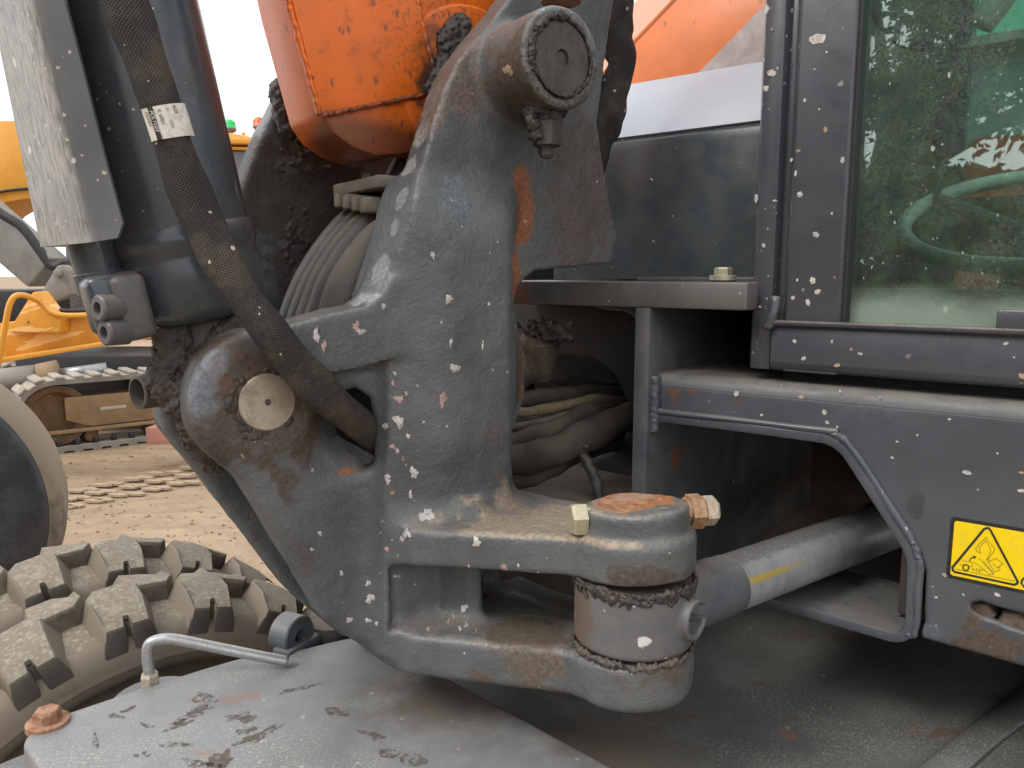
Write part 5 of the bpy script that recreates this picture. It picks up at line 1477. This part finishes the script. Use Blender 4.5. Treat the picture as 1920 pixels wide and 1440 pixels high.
# ------------------------------------------------------------------ twin wheel
TR, TW = .480, .125
ta = Vector((-.69, .724, 0)).normalized()
tf = Vector((.724, .69, 0)).normalized()
AX = .80          # width of these tyres against the drawn section
def tyre_lug_mesh():
    pts = [(-.020, -.018), (.015, -.036), (.072, -.036), (.121, -.034), (.121, -.004), (.106, -.004), (.106, .004), (.121, .004), (.121, .034), (.070, .038), (.012, .046), (-.020, .026)]
    bm = bmesh.new()
    def crown(a): return TR - .020 * max(0, abs(a) - .02) ** 2 / .01
    top = [bm.verts.new((a * .96 * AX, c * .93, crown(a) - (.008 if a > .11 else 0))) for a, c in pts]
    mid = [bm.verts.new((a * AX, c, crown(a) - .008 - (.012 if a > .11 else 0))) for a, c in pts]
    bot = [bm.verts.new((a * AX * (1.0 if a < .1 else 1.02), c * 1.38, crown(a) - (.050 if a < .1 else .090))) for a, c in pts]
    n = len(pts)
    bm.faces.new(top)
    for A, B in ((top, mid), (mid, bot)):
        for i in range(n):
            bm.faces.new((A[i], A[(i + 1) % n], B[(i + 1) % n], B[i]))
    bmesh.ops.recalc_face_normals(bm, faces=bm.faces)
    ed = [e for e in bm.edges if len(e.link_faces) == 2 and e.calc_face_angle(0) > R(25) and e.calc_length() > .012]
    bmesh.ops.bevel(bm, geom=ed, offset=.0035, segments=2, affect='EDGES', profile=.5, clamp_overlap=True)
    me = bpy.data.meshes.new('tread_lug'); bm.to_mesh(me); bm.free()
    me.materials.append(M['tyre']); me.materials.append(M['tyre_rub'])
    for f in me.polygons:
        if f.normal.x > .55: f.material_index = 1
    me.shade_smooth(); me.set_sharp_from_angle(angle=R(28))
    return me
LUGM = tyre_lug_mesh()
WH = empty('twin_wheel', (-.6, 1.35, 0)); adopt(WH, EX)
WH['label'] = 'pair of muddy chunky twin tyres beside the undercarriage plate'
def lathe_ax(o, d, prof, n, k):
    return lathe(o, d, [(a * k, r) for a, r in prof], n)
def tyre(c, flip, phase):
    prof = [(-.118, .27), (-.124, .295), (-.127, .325), (-.131, .330), (-.131, .335), (-.128, .339), (-.129, .347), (-.132, .350), (-.132, .354), (-.128, .358), (-.130, .374), (-.133, .378), (-.130, .382), (-.127, .40), (-.119, .422), (-.100, .438), (-.05, .447), (0, .450)]
    prof = [(a * AX, r) for a, r in prof]
    prof = prof + [(-a, r) for a, r in reversed(prof[:-1])]
    o = obj('tyre', lathe(c, ta, prof, 96), M['tyre'], WH, 50)
    obj('sidewall', lathe_ax(c, ta, [(-.120, .28), (-.126, .295), (-.129, .325), (-.133, .330), (-.133, .335), (-.130, .339), (-.131, .347), (-.134, .350), (-.134, .354), (-.130, .358), (-.132, .374), (-.134, .378), (-.1305, .384), (-.128, .392)], 96, AX), M['tyre_wall'], WH, 50)
    n = 22
    for i in range(n):
        for sgn in (1, -1):
            a = 2 * math.pi * (i + (.5 if sgn < 0 else 0)) / n + phase
            rad = tf * math.cos(a) + UP * math.sin(a)
            if rad.z < -.1: continue
            t_ = ta * sgn
            cdir = rad.cross(t_)
            Mx = Matrix(((t_.x, cdir.x, rad.x, c.x), (t_.y, cdir.y, rad.y, c.y), (t_.z, cdir.z, rad.z, c.z), (0, 0, 0, 1)))
            l_ = bpy.data.objects.new('tread_lug', LUGM); COL.objects.link(l_)
            l_.matrix_basis = Mx
            adopt(l_, WH)
    # raised marks moulded in the near sidewall
    for k in range(9):
        a = R(38 + k * 13.5)
        P4 = []
        for (da, r) in ((-.075, .318), (-.075, .292), (.075, .292), (.075, .318)):
            P4.append(c - ta * (.1300 * AX) + (tf * math.cos(a + da) + UP * math.sin(a + da)) * r)
        P5 = []
        for q in range(4):
            p0, p1, p2 = P4[q - 1], P4[q], P4[(q + 1) % 4]
            P5 += [p1.lerp(p0, .25), p1.lerp(p0, .06).lerp(p1.lerp(p2, .06), .5), p1.lerp(p2, .25)]
        obj('sidewall_mark', tube(P5 + [P5[0]], .0022, 6, cap=False), M['tyre_wall'], WH, True)
    obj('rim', lathe(c, ta, [(-.10, .262), (-.095, .28), (.095, .28), (.10, .262), (.0, .15), (-.02, .12)], 48), M['plate_brown'], WH)
T1 = Vector((-.62, 1.176, TR))
tyre(T1, False, .05)
tyre(T1 + ta * .245, False, .17)

# ------------------------------------------------------------------ bird-lime and paint dots on the cab and the front plate
def mark(x, y, rpx, s, parent, kind=0, tall=1.0):
    r_ = random.Random(int(x * 13 + y)); n = 14
    c = PF(x, y, s); l0, _, z0 = ml_(c); rr = rpx * .78 * c.y / FPX
    ph = (r_.random() * 6, r_.random() * 6)
    pts = []
    for k in range(n):
        a = 2 * math.pi * k / n
        q = rr * (1 + .18 * math.sin(2 * a + ph[0]) + .12 * math.sin(5 * a + ph[1]))
        pts.append(mw(l0 + q * math.cos(a) * 1.25, s, z0 + q * tall * math.sin(a)))
    obj('paint_spot', prism(pts, MF * .0004), SPL[kind], parent, False)
sp0 = cs + .0022; sp1 = cs - .0028
for x, y, r_, k, tl in ((1533, 73, 13, 0, 1), (1500, 365, 6, 0, 1), (1497, 283, 4, 2, 1), (1530, 440, 6, 0, 1.1), (1524, 526, 6, 0, 1.2), (1533, 547, 5, 0, 1.4), (1487, 558, 4, 0, 1), (1515, 567, 4, 0, 2), (1509, 188, 3, 0, 1.3),
                     (1548, 243, 4, 2, 1.5), (1580, 300, 4, 0, 1.6), (1484, 300, 3, 0, 1.2), (1536, 205, 2, 0, 1), (1495, 525, 2, 0, 2), (1560, 400, 2, 0, 1.5), (1492, 325, 2, 0, 4), (1565, 520, 2.5, 2, 1.2), (1527, 130, 2, 0, 1), (1550, 98, 2, 0, 1)):
    mark(x, y, r_, sp0, CAB, k, tl)
for x, y, r_, k, tl in ((1447, 137, 8, 0, 1), (1418, 372, 4, 0, 2.2), (1432, 460, 3, 0, 2), (1425, 575, 3, 0, .8), (1448, 55, 2.5, 2, 1.4), (1452, 376, 2.5, 0, 1), (1438, 560, 2, 0, 1)):
    mark(x, y, r_, sp1, CAB, k, tl)
for x, y, r_, k, tl in ((1490, 640, 4, 0, 1), (1507, 672, 4, 0, 1.3), (1613, 663, 4, 0, 1), (1570, 685, 7, 2, .6), (1886, 644, 4, 0, 1), (1916, 705, 6, 2, 1), (1560, 640, 2, 0, 2), (1596, 655, 3, 2, 1)):
    mark(x, y, r_, cs + .0062, CAB, k, tl)
for x, y, r_, k, tl in ((1381, 738, 6, 0, 1), (1502, 744, 5, 1, 1), (1546, 773, 5, 0, 1.1), (1551, 792, 4, 0, 1), (1428, 778, 3, 0, 1), (1813, 886, 7, 0, .9), (1915, 920, 6, 0, .8), (1915, 886, 4, 2, .8), (1771, 1078, 5, 1, 1), (1870, 1115, 5, 0, 1),
                     (1673, 858, 3, 0, 1), (1682, 828, 2.5, 0, 1), (1720, 816, 2.5, 0, 1), (1780, 786, 2.5, 0, 1), (1575, 733, 2, 0, 1.5), (1834, 918, 2, 0, 1), (1870, 850, 2, 0, 1), (1705, 1060, 2, 0, 1), (1755, 1120, 3, 0, 1), (1650, 745, 2, 0, 1), (1570, 800, 2, 0, 1)):
    mark(x, y, r_, .0002, FR, k, tl)

# dried mud smeared over the undercarriage plate
def smear_mat():
    s_ = NT('mud_smear')
    f = s_.noise(140, 4, .65); g = s_.noise(45, 3, .6)
    b_ = s_.n('ShaderNodeBsdfPrincipled', {'Base Color': s_.mix(s_.step(g, .3, .7), (.105, .080, .060), (.160, .125, .095)), 'Roughness': .85})
    m_ = s_.n('ShaderNodeMixShader', {0: s_.math('MULTIPLY', s_.step(s_.math('ADD', s_.math('MULTIPLY', f, .6), s_.math('MULTIPLY', g, .4)), .42, .62), .70), 1: s_.n('ShaderNodeBsdfTransparent').outputs[0], 2: b_.outputs[0]})
    s_.t.links.new(m_.outputs[0], s_.out.inputs['Surface'])
    return s_.m
SMEAR = smear_mat()
def smear_flat(x, y, lx, ly, ang, seed):
    r_ = random.Random(seed); n = 22; ph = [r_.random() * 6.28 for _ in range(4)]
    c = PZ(x, y, zA); k = c.y / FPX; ca, sa = math.cos(ang), math.sin(ang)
    pts = []
    for i in range(n):
        a = 2 * math.pi * i / n
        q = 1 + .28 * math.sin(2 * a + ph[0]) + .24 * math.sin(3 * a + ph[1]) + .2 * math.sin(5 * a + ph[2]) + r_.uniform(-.12, .12)
        u_, v_ = lx * q * math.cos(a), ly * q * math.sin(a)
        pts.append(PZ(x + u_ * ca - v_ * sa, y + u_ * sa + v_ * ca, zA + .0005))
    obj('mud_smear', prism(pts, UP * .0003), SMEAR, UC, False)
for i, q in enumerate(((366, 1336, 34, 9, -.35), (382, 1308, 17, 11, .2), (336, 1358, 30, 5, -.3), (452, 1345, 26, 9, -.15), (486, 1378, 42, 8, -.35), (462, 1370, 16, 6, -.2), (414, 1424, 26, 14, -.7), (376, 1432, 30, 9, .2),
                       (330, 1396, 32, 4, .02), (275, 1360, 11, 4, .1), (218, 1342, 14, 4, .3), (240, 1330, 12, 4, -.4), (178, 1388, 6, 14, .1), (270, 1415, 20, 4, .05), (630, 1335, 24, 6, .1), (560, 1290, 30, 4, -.25), (700, 1380, 22, 8, .2), (760, 1420, 40, 12, .1))):
    smear_flat(*q, 40 + i)
# ================================================================== yard
bm = bmesh.new()
vs = []
NX, NY = 90, 90
xs = np.concatenate([np.array([-900, -300, -120, -60, -30]), np.linspace(-16, 8, NX), np.array([14, 30, 60, 120, 300, 900])])
ys = np.concatenate([np.array([-900, -300, -100, -40, -15, -6]), np.linspace(0.2, 22, NY), np.array([30, 45, 80, 150, 300, 900])])
X, Y = np.meshgrid(xs, ys, indexing='ij')
Zg = .035 * vnoise(X * .5, Y * .5, X * 0 + .5, 2) + .02 * vnoise(X * 1.7, Y * 1.7, X * 0 + 1.5, 3)
Zg = Zg * (np.abs(X) < 25) * (Y < 26) * (Y > 2.2)
nx_, ny_ = X.shape
vv = np.stack([X, Y, Zg], -1).reshape(-1, 3)
ff = [(i * ny_ + j, (i + 1) * ny_ + j, (i + 1) * ny_ + j + 1, i * ny_ + j + 1) for i in range(nx_ - 1) for j in range(ny_ - 1)]
G = raw('ground', vv, ff, M['sand'], None, True)
tag(G, kind='structure')
# pressed tyre tracks in the sand
def tracks(name, path, w, mat):
    bm = bmesh.new()
    for k, (x, y, a, s) in enumerate(path):
        c = PZ(x + random.Random(k).uniform(-7, 7), y, .006)
        d = Vector((math.cos(a), math.sin(a), 0)); e = Vector((-d.y, d.x, 0))
        add_prism(bm, [c - d * s - e * s * .2, c - d * s * .3 - e * s * .42, c + d * s * .8 - e * s * .3, c + d * s + e * s * .1, c + d * s * .3 + e * s * .4, c - d * s * .7 + e * s * .3], UP * .014)
    return obj(name, bm, mat, G, 40)
pth = []
for r_ in range(3):
    for k in range(11):
        pth.append((118 + k * 27 + r_ * 9, 952 - k * 5.5 - r_ * 15 + (k % 2) * 3, -.25, .072))
tk = tracks('tread_prints', pth, .1, M['sand_print'])
tag(tk, kind='stuff')

# small stones and crumbs lying about
rs = np.random.RandomState(3)
vs_, fs_ = [], []
for k in range(650):
    px_, py_ = rs.uniform(60, 640), rs.uniform(832, 1230)
    c = PZ(px_, py_, .0); r_ = rs.uniform(.004, .012) * (2.0 if rs.rand() < .06 else 1)
    gz = float(.035 * vnoise(np.array(c.x * .5), np.array(c.y * .5), np.array(.5), 2) + .02 * vnoise(np.array(c.x * 1.7), np.array(c.y * 1.7), np.array(1.5), 3)) if c.y > 2.2 else 0.0
    q = rs.normal(0, 1, (6, 3)) * .25 + np.array([[1, 0, 0], [-1, 0, 0], [0, 1, 0], [0, -1, 0], [0, 0, .7], [0, 0, -.7]])
    b0 = len(vs_)
    vs_ += [(c.x + r_ * a[0], c.y + r_ * a[1], gz + r_ * (a[2] * .8 + .25)) for a in q]
    fs_ += [(b0 + i, b0 + j, b0 + 4) for i, j in ((0, 2), (2, 1), (1, 3), (3, 0))] + [(b0 + j, b0 + i, b0 + 5) for i, j in ((0, 2), (2, 1), (1, 3), (3, 0))]
pb = raw('pebbles', vs_, fs_, M['pebble'], None, False)
tag(pb, 'small stones and crumbs of dirt scattered over the sandy ground', 'stones', kind='stuff')

# ------------------------------------------------------------------ loose wheel of a neighbouring machine
NW = empty('loader_wheel', (-2.28, 2.67, 0))
tag(NW, 'large black tyre with a dusty tread cut off by the left edge of the picture', 'tyre')
wcn = Vector((-2.28, 2.67, .600))
wax = Vector((.40, -.92, 0)).normalized()
prof = [(-.16, .26), (-.165, .32), (-.17, .42), (-.165, .48), (-.145, .525), (-.10, .548), (0, .556), (.10, .548), (.145, .525), (.165, .48), (.17, .42), (.165, .32), (.16, .26)]
prof = [(a, r * 1.088) for a, r in prof]
obj('tyre', lathe(wcn, wax, prof, 96), M['tyre_dust'], NW, 60)
obj('sidewall', lathe(wcn, wax, [(.150, .30), (.170, .33), (.178, .44), (.176, .50), (.168, .545), (.150, .562), (.140, .560)], 80), M['tyre_black'], NW, 60)
obj('rim', lathe(wcn, wax, [(-.12, .265), (.12, .265), (.13, .25), (.06, .2), (.05, .12), (.05, 0)], 48), M['plate_brown'], NW)

# ------------------------------------------------------------------ yellow tracked excavator
YX = empty('tracked_excavator', PZ(180, 800, 0))
tag(YX, 'yellow tracked excavator with dusty rubber tracks and beacons parked in the yard', 'excavator')
tdir = None
g0 = PZ(112, 848, 0); g1 = PZ(300, 824, 0)
tdir = (g1 - g0).normalized(); tn = Vector((tdir.y, -tdir.x, 0))     # tn towards the camera
tr_r = .30
c0 = g0 + UP * tr_r
def track(c0, name, lab):
    T = empty(name, c0 - UP * tr_r); adopt(T, YX)
    T['label'] = lab
    L_ = 2.3
    out = []
    for i in range(13): a = R(90 + 180 * i / 12); out.append((tr_r * math.cos(a), tr_r * math.sin(a)))
    for i in range(13): a = R(-90 + 180 * i / 12); out.append((L_ + tr_r * math.cos(a), tr_r * math.sin(a)))
    inn = [((x if x < L_ / 2 else x - L_) * .87 + (0 if x < L_ / 2 else L_), z * .87) for x, z in out]
    bm = bmesh.new(); n = len(out)
    W = tn * -.40
    A = [bm.verts.new(c0 + tdir * x + UP * z) for x, z in out]; B = [bm.verts.new(c0 + tdir * x + UP * z) for x, z in inn]
    A2 = [bm.verts.new(v.co + W) for v in A]; B2 = [bm.verts.new(v.co + W) for v in B]
    for i in range(n):
        j = (i + 1) % n
        bm.faces.new((A[i], A[j], B[j], B[i])); bm.faces.new((A2[i], B2[i], B2[j], A2[j]))
        bm.faces.new((A[i], A2[i], A2[j], A[j])); bm.faces.new((B[i], B[j], B2[j], B2[i]))
    obj('belt', bm, M['track'], T, 40)
    # tread bars and inner drive lumps
    def at_len(s):
        seg = [( -1, 0)]
        per = 2 * L_ + 2 * math.pi * tr_r
        s %= per
        if s < L_: return (s, -tr_r, 1, 0)
        s -= L_
        if s < math.pi * tr_r:
            a = -math.pi / 2 + s / tr_r; return (L_ + tr_r * math.cos(a), tr_r * math.sin(a), -math.sin(a), math.cos(a))
        s -= math.pi * tr_r
        if s < L_: return (L_ - s, tr_r, -1, 0)
        s -= L_
        a = math.pi / 2 + s / tr_r
        return (tr_r * math.cos(a), tr_r * math.sin(a), -math.sin(a), math.cos(a))
    per = 2 * L_ + 2 * math.pi * tr_r
    bar = None
    for i in range(46):
        x, z, tx, tz = at_len(per * i / 46)
        if x > 1.5: continue
        p = c0 + tdir * x + UP * z; t_ = tdir * tx + UP * tz; nn = tdir * tz - UP * tx
        obj('tread_bar', boxm(p + W * .5 + nn * .012, t_, tn, nn, .075, .40, .036, .010, 1), M['track'], T)
        if z < 0:
            obj('drive_lump', boxm(p + W * .10 - nn * .062, t_, tn, nn, .05, .05, .055, .014, 1), M['rubber'], T)
    obj('idler', lathe(c0 - tn * .04, tn, [(-.26, .20), (-.25, .255), (.0, .255), (.012, .245), (.012, .20), (-.02, .17), (-.02, 0)], 48), M['idler'], T)
    for k in range(5):
        a = R(100 + k * 58)
        obj('idler_hole', lathe(c0 - tn * .058 + (tdir * math.cos(a) + UP * math.sin(a)) * .195, tn, [(0, .026), (.003, .026), (.003, 0)], 16), M['pale'] if k != 1 else M['rubber'], T)
    bmc = c0 + tdir * .95 + UP * .005
    obj('track_frame', prism([bmc + tn * -.06 + tdir * x + UP * z for x, z in ((-1.02, .13), (1.4, .13), (1.4, -.15), (-1.02, -.15))], tn * -.25, .01), M['track_frame'], T)
    obj('frame_rib', boxm(bmc + tn * -.04 + UP * -.145, tdir, tn, UP, 2.3, .06, .03, .005), M['track_frame'], T)
    pl = [(-.88, .13), (-.88, -.06), (-.70, -.13), (-.22, -.13), (.0, .02), (.0, .13)]
    obj('idler_guard', prism([bmc + tn * -.055 + tdir * x + UP * (z + .01) for x, z in pl], tn * .03, .006), M['track_frame'], T)
    obj('guard_slot', boxm(bmc + tn * -.022 + tdir * -.52 + UP * .02, tdir, tn, UP, .20, .01, .028, .003), M['pale'], T)
    for x in (.25, .75, 1.25):
        obj('track_roller', lathe(c0 + tdir * x + UP * -.20 - tn * .06, tn, [(-.2, .05), (-.16, .07), (-.05, .07), (0, .05), (.02, .045), (.02, 0)], 24), M['idler'], T)
    return T
track(c0, 'track', 'near dusty rubber track with brown idler and slotted guard')
track(c0 - tn * 1.45 + tdir * -.05, 'track', 'far rubber track mostly hidden behind the yellow beam')
# blade arm
def beam(name, a, b_, h, w, mat, parent, bev=.015):
    d = (b_ - a).normalized(); sde = Vector((d.y, -d.x, 0)).normalized(); up_ = sde.cross(d)
    return obj(name, boxm((a + b_) / 2, d, sde, up_ if up_.z > 0 else -up_, (b_ - a).length, w, h, bev), mat, parent)
DB = 5.3
o = beam('blade_arm', PY(-260, 684, DB - .1), PY(420, 574, DB + .5), .26, .22, M['yellow_chip'], YX)
o['label'] = 'long yellow steel arm with chipped paint'
beam('arm_flange', PY(-260, 718, DB - .22), PY(420, 606, DB + .38), .03, .26, M['yellow'], YX, .005)
obj('arm_bracket', prism([PY(14, 622, DB), PY(60, 548, DB), PY(72, 546, DB), PY(112, 600, DB), PY(112, 625, DB)], Vector((0, .12, 0)), .01), M['yellow_chip'], YX)
obj('arm_hose', tube(catmull([PY(-5, 690, DB - .2), PY(8, 620, DB - .2), PY(20, 566, DB - .2), PY(40, 553, DB - .15), PY(75, 566, DB), PY(110, 590, DB), PY(190, 590, DB + .1)], 8), .019, 12), M['yellow'], YX, True)
for k, (y0, y1) in enumerate(((577, 580), (585, 583))):
    obj('arm_hose', tube(catmull([PY(80, y0, DB + .1), PY(130, y0 + 6, DB + .1), PY(200, y1, DB + .2), PY(280, y1 - 6, DB + .3)], 6), .015, 10), M['rubber'], YX, True)
# grey dipper with its clevis, cylinder
d0_, d1_ = PY(-120, 330, 6.0), PY(92, 512, 6.0)
beam('dipper', d0_, d1_, .30, .24, M['grey_far'], YX, .02)
obj('dipper_hose', tube(catmull([PY(-80, 330, 5.95), PY(-6, 395, 5.9), PY(40, 425, 5.9), PY(75, 470, 5.9), PY(100, 500, 5.9), PY(128, 492, 5.9), PY(134, 520, 5.9)], 8), .035, 10), M['rubber'], YX, True)
obj('clevis', prism([PY(74, 552, 5.7), PY(106, 498, 5.7), PY(118, 496, 5.7), PY(128, 508, 5.7), PY(134, 552, 5.7), PY(112, 562, 5.7), PY(92, 568, 5.7)], Vector((0, .10, 0)), .012), M['grey_far'], YX)
obj('clevis_pin', lathe(PY(110, 512, 5.69), Vector((0, -1, 0)), [(-.02, .03), (.02, .03), (.025, .02), (.025, 0)], 20), M['grey_far'], YX)
obj('blade_cylinder', tube([PY(-60, 722, 6.4), PY(70, 706, 6.6)], .105, 24), M['pale_dust'], YX, True)
obj('cylinder_gland', tube([PY(74, 708, 6.6), PY(112, 700, 6.66)], .12, 24), M['track_frame'], YX, True)
obj('cylinder_rod', tube([PY(110, 702, 6.66), PY(200, 690, 6.8)], .05, 16), M['chrome'], YX, True)
obj('underbody', boxm(PY(260, 690, 7.4), (1, 0, 0), (0, 1, 0), UP, 1.8, .9, .34, .02), M['rubber'], YX)
obj('mesh_panel', boxm(PY(152, 520, 6.3), (1, 0, 0), (0, 1, 0), UP, .20, .03, .60, .005), M['mesh'], YX)
obj('engine_deck', boxm(PY(60, 575, 7.6), (1, 0, 0), (0, 1, 0), UP, 1.6, .6, .34, .03), M['rubber'], YX)
# upper body, arched panel at the far left, cab with beacons
obj('arched_panel', prism([PY(-120, 225, 6.6), PY(60, 225, 6.6), PY(80, 372, 6.6), PY(45, 374, 6.6), PY(10, 380, 6.6), PY(-20, 398, 6.6), PY(-60, 440, 6.6), PY(-120, 520, 6.6)], Vector((0, .5, 0)), .02), M['yellow'], YX)
obj('panel_seam', tube(catmull([PY(-30, 366, 6.58), PY(10, 358, 6.58), PY(45, 354, 6.58), PY(80, 352, 6.58)], 6), .012, 8), M['rubber'], YX, True)
cy = 8.2
obj('cab_roof', prism([PY(330, 268, cy), PY(340, 252, cy), PY(410, 246, cy), PY(440, 250, cy), PY(480, 258, cy), PY(560, 262, cy), PY(560, 272, cy)], Vector((.2, 1.2, 0)), .02), M['yellow'], YX)
obj('cab_frame', prism([PY(330, 273, cy + .05), PY(560, 277, cy + .05), PY(560, 283, cy + .05), PY(330, 279, cy + .05)], Vector((.2, 1.1, 0)), .005), M['yellow'], YX)
obj('cab_window', prism([PY(330, 281, cy + .08), PY(560, 284, cy + .08), PY(560, 560, cy + .08), PY(330, 560, cy + .08)], Vector((.2, 1.0, 0)), .005), M['far_window'], YX)
obj('upper_body', boxm(PY(445, 590, cy + .6), (1, 0, 0), (0, 1, 0), UP, 2.2, 1.9, .42, .05), M['yellow'], YX)
obj('slew_ring', lathe(PY(420, 660, cy - .1), UP, [(-.2, .5), (.1, .5)], 40), M['rubber'], YX)
obj('roof_peg', boxm(PY(457, 254, cy + .2), (1, 0, 0), (0, 1, 0), UP, .03, .03, .06), M['yellow'], YX)
for x, y, m_, lab in ((431, 236, 'beacon_green', 'green beacon'), (487, 232, 'beacon_orange', 'orange beacon')):
    p = PY(x, y + 14, cy + .3)
    bc = obj('beacon', lathe(p, UP, [(.0, .02), (.015, .05), (.035, .068), (.05, .07), (.052, .068), (.10, .066), (.125, .054), (.14, .03), (.144, 0)], 28), M[m_], YX, True)
    bc['label'] = lab + ' on the yellow cab roof'
    obj('beacon_base', lathe(p, UP, [(-.05, .018), (.0, .02), (.012, .05), (.034, .070), (.048, .0715), (.05, .07)], 28), M['grey_far'], bc)
# red painted block beyond the track
RB = obj('red_block', boxm(PY(330, 813, 5.9), (1, 0, 0), (0, 1, 0), UP, .38, .2, .13, .01), M['red'], None)
tag(RB, 'dull red steel block lying at the end of the rubber track', 'block')

# ------------------------------------------------------------------ trees behind the viewer (seen as a reflection in the cab window)
def tree(loc, h, spread, seed, lab):
    r_ = random.Random(seed)
    T = empty('tree', loc); tag(T, lab, 'tree', 'trees mirrored in the cab window')
    loc = Vector(loc)
    bm = bmesh.new(); tips = []
    def limb(p, d, L, r, lev):
        pts = [p]; q = p.copy(); dd = d.copy()
        for i in range(4):
            dd = (dd + Vector((r_.gauss(0, .16), r_.gauss(0, .16), r_.gauss(.03, .08)))).normalized()
            q = q + dd * L / 4; pts.append(q.copy())
        add_tube(bm, pts, lambda t, a: r * (1 - .6 * t), 7)
        if lev == 0 or True: tips.extend(pts[2:])
        if lev < 3:
            for k in range(3 if lev else 6):
                b0 = pts[r_.choice((2, 3, 4))]
                nd = (dd * .55 + Vector((r_.gauss(0, .75), r_.gauss(0, .75), r_.gauss(.15, .45)))).normalized()
                limb(b0, nd, L * r_.uniform(.5, .72), r * .5, lev + 1)
    limb(loc + Vector((0, 0, -.1)), Vector((.05, .02, 1)).normalized(), h * .5, h * .028, 0)
    obj('trunk', bm, M['bark'], T, True)
    n = 16000
    rs = np.random.RandomState(seed)
    tp = np.array([tuple(t) for t in tips])
    c = tp[rs.randint(0, len(tp), n)] + rs.normal(0, spread, (n, 3)) * np.array([1, 1, .8])
    c[:, 2] = np.maximum(c[:, 2], .6)
    a = rs.normal(0, 1, (n, 3)); a /= np.linalg.norm(a, axis=1)[:, None]
    b_ = np.cross(a, rs.normal(0, 1, (n, 3))); b_ /= np.linalg.norm(b_, axis=1)[:, None]
    L_ = rs.uniform(.09, .20, (n, 1)); W_ = L_ * .45
    V = np.stack([c - a * L_, c + b_ * W_, c + a * L_, c - b_ * W_], 1).reshape(-1, 3)
    Q = np.arange(n * 4).reshape(n, 4)
    link('crown', net_mesh('crown', V, Q), M['leaf'], T, False)
tree((-14.8, -11.8, 0), 15, .55, 4, 'tall leafy tree standing behind the viewer, mirrored in the cab glass')
tree((-11.0, -14.0, 0), 12, .55, 9, 'shorter leafy tree behind the viewer, mirrored at the right of the cab glass')

def bush(loc, r, h, seed, lab):
    T = empty('bush', loc); tag(T, lab, 'bush', 'bushes mirrored in the cab window')
    rs = np.random.RandomState(seed); n = 5000
    q = rs.normal(0, 1, (n, 3)); q /= np.linalg.norm(q, axis=1)[:, None]
    c = q * rs.uniform(.45, 1.0, (n, 1)) ** .5 * np.array([r, r * .7, h * .55]) * (1 + .25 * np.sin(q[:, :1] * 5 + seed) * np.sin(q[:, 2:] * 4)) + np.array(loc) + np.array([0, 0, h * .5])
    c[:, 2] = np.maximum(c[:, 2], .05)
    a = rs.normal(0, 1, (n, 3)); a /= np.linalg.norm(a, axis=1)[:, None]
    b_ = np.cross(a, rs.normal(0, 1, (n, 3))); b_ /= np.linalg.norm(b_, axis=1)[:, None]
    L_ = rs.uniform(.10, .22, (n, 1)); W_ = L_ * .5
    V = np.stack([c - a * L_, c + b_ * W_, c + a * L_, c - b_ * W_], 1).reshape(-1, 3)
    link('foliage', net_mesh('foliage', V, np.arange(n * 4).reshape(n, 4)), M['leaf'], T, False)
    bm = bmesh.new()
    for k in range(5):
        a_ = k * 1.3; add_tube(bm, [Vector(loc), Vector(loc) + Vector((math.cos(a_) * r * .4, math.sin(a_) * r * .3, h * .7))], .035, 6)
    obj('stems', bm, M['bark'], T, True)
for i, (x, y, r_, h_, lab) in enumerate(((-9.6, -4.2, 1.9, 3.4, 'broad bush at the left end of the row behind the viewer'), (-8.3, -6.6, 1.9, 3.0, 'broad bush second in the row behind the viewer'),
                                         (-6.6, -8.6, 1.9, 3.3, 'broad bush third in the row behind the viewer'), (-4.4, -9.8, 1.8, 3.0, 'broad bush at the right end of the row behind the viewer'))):
    bush((x, y, 0), r_, h_, 30 + i, lab)
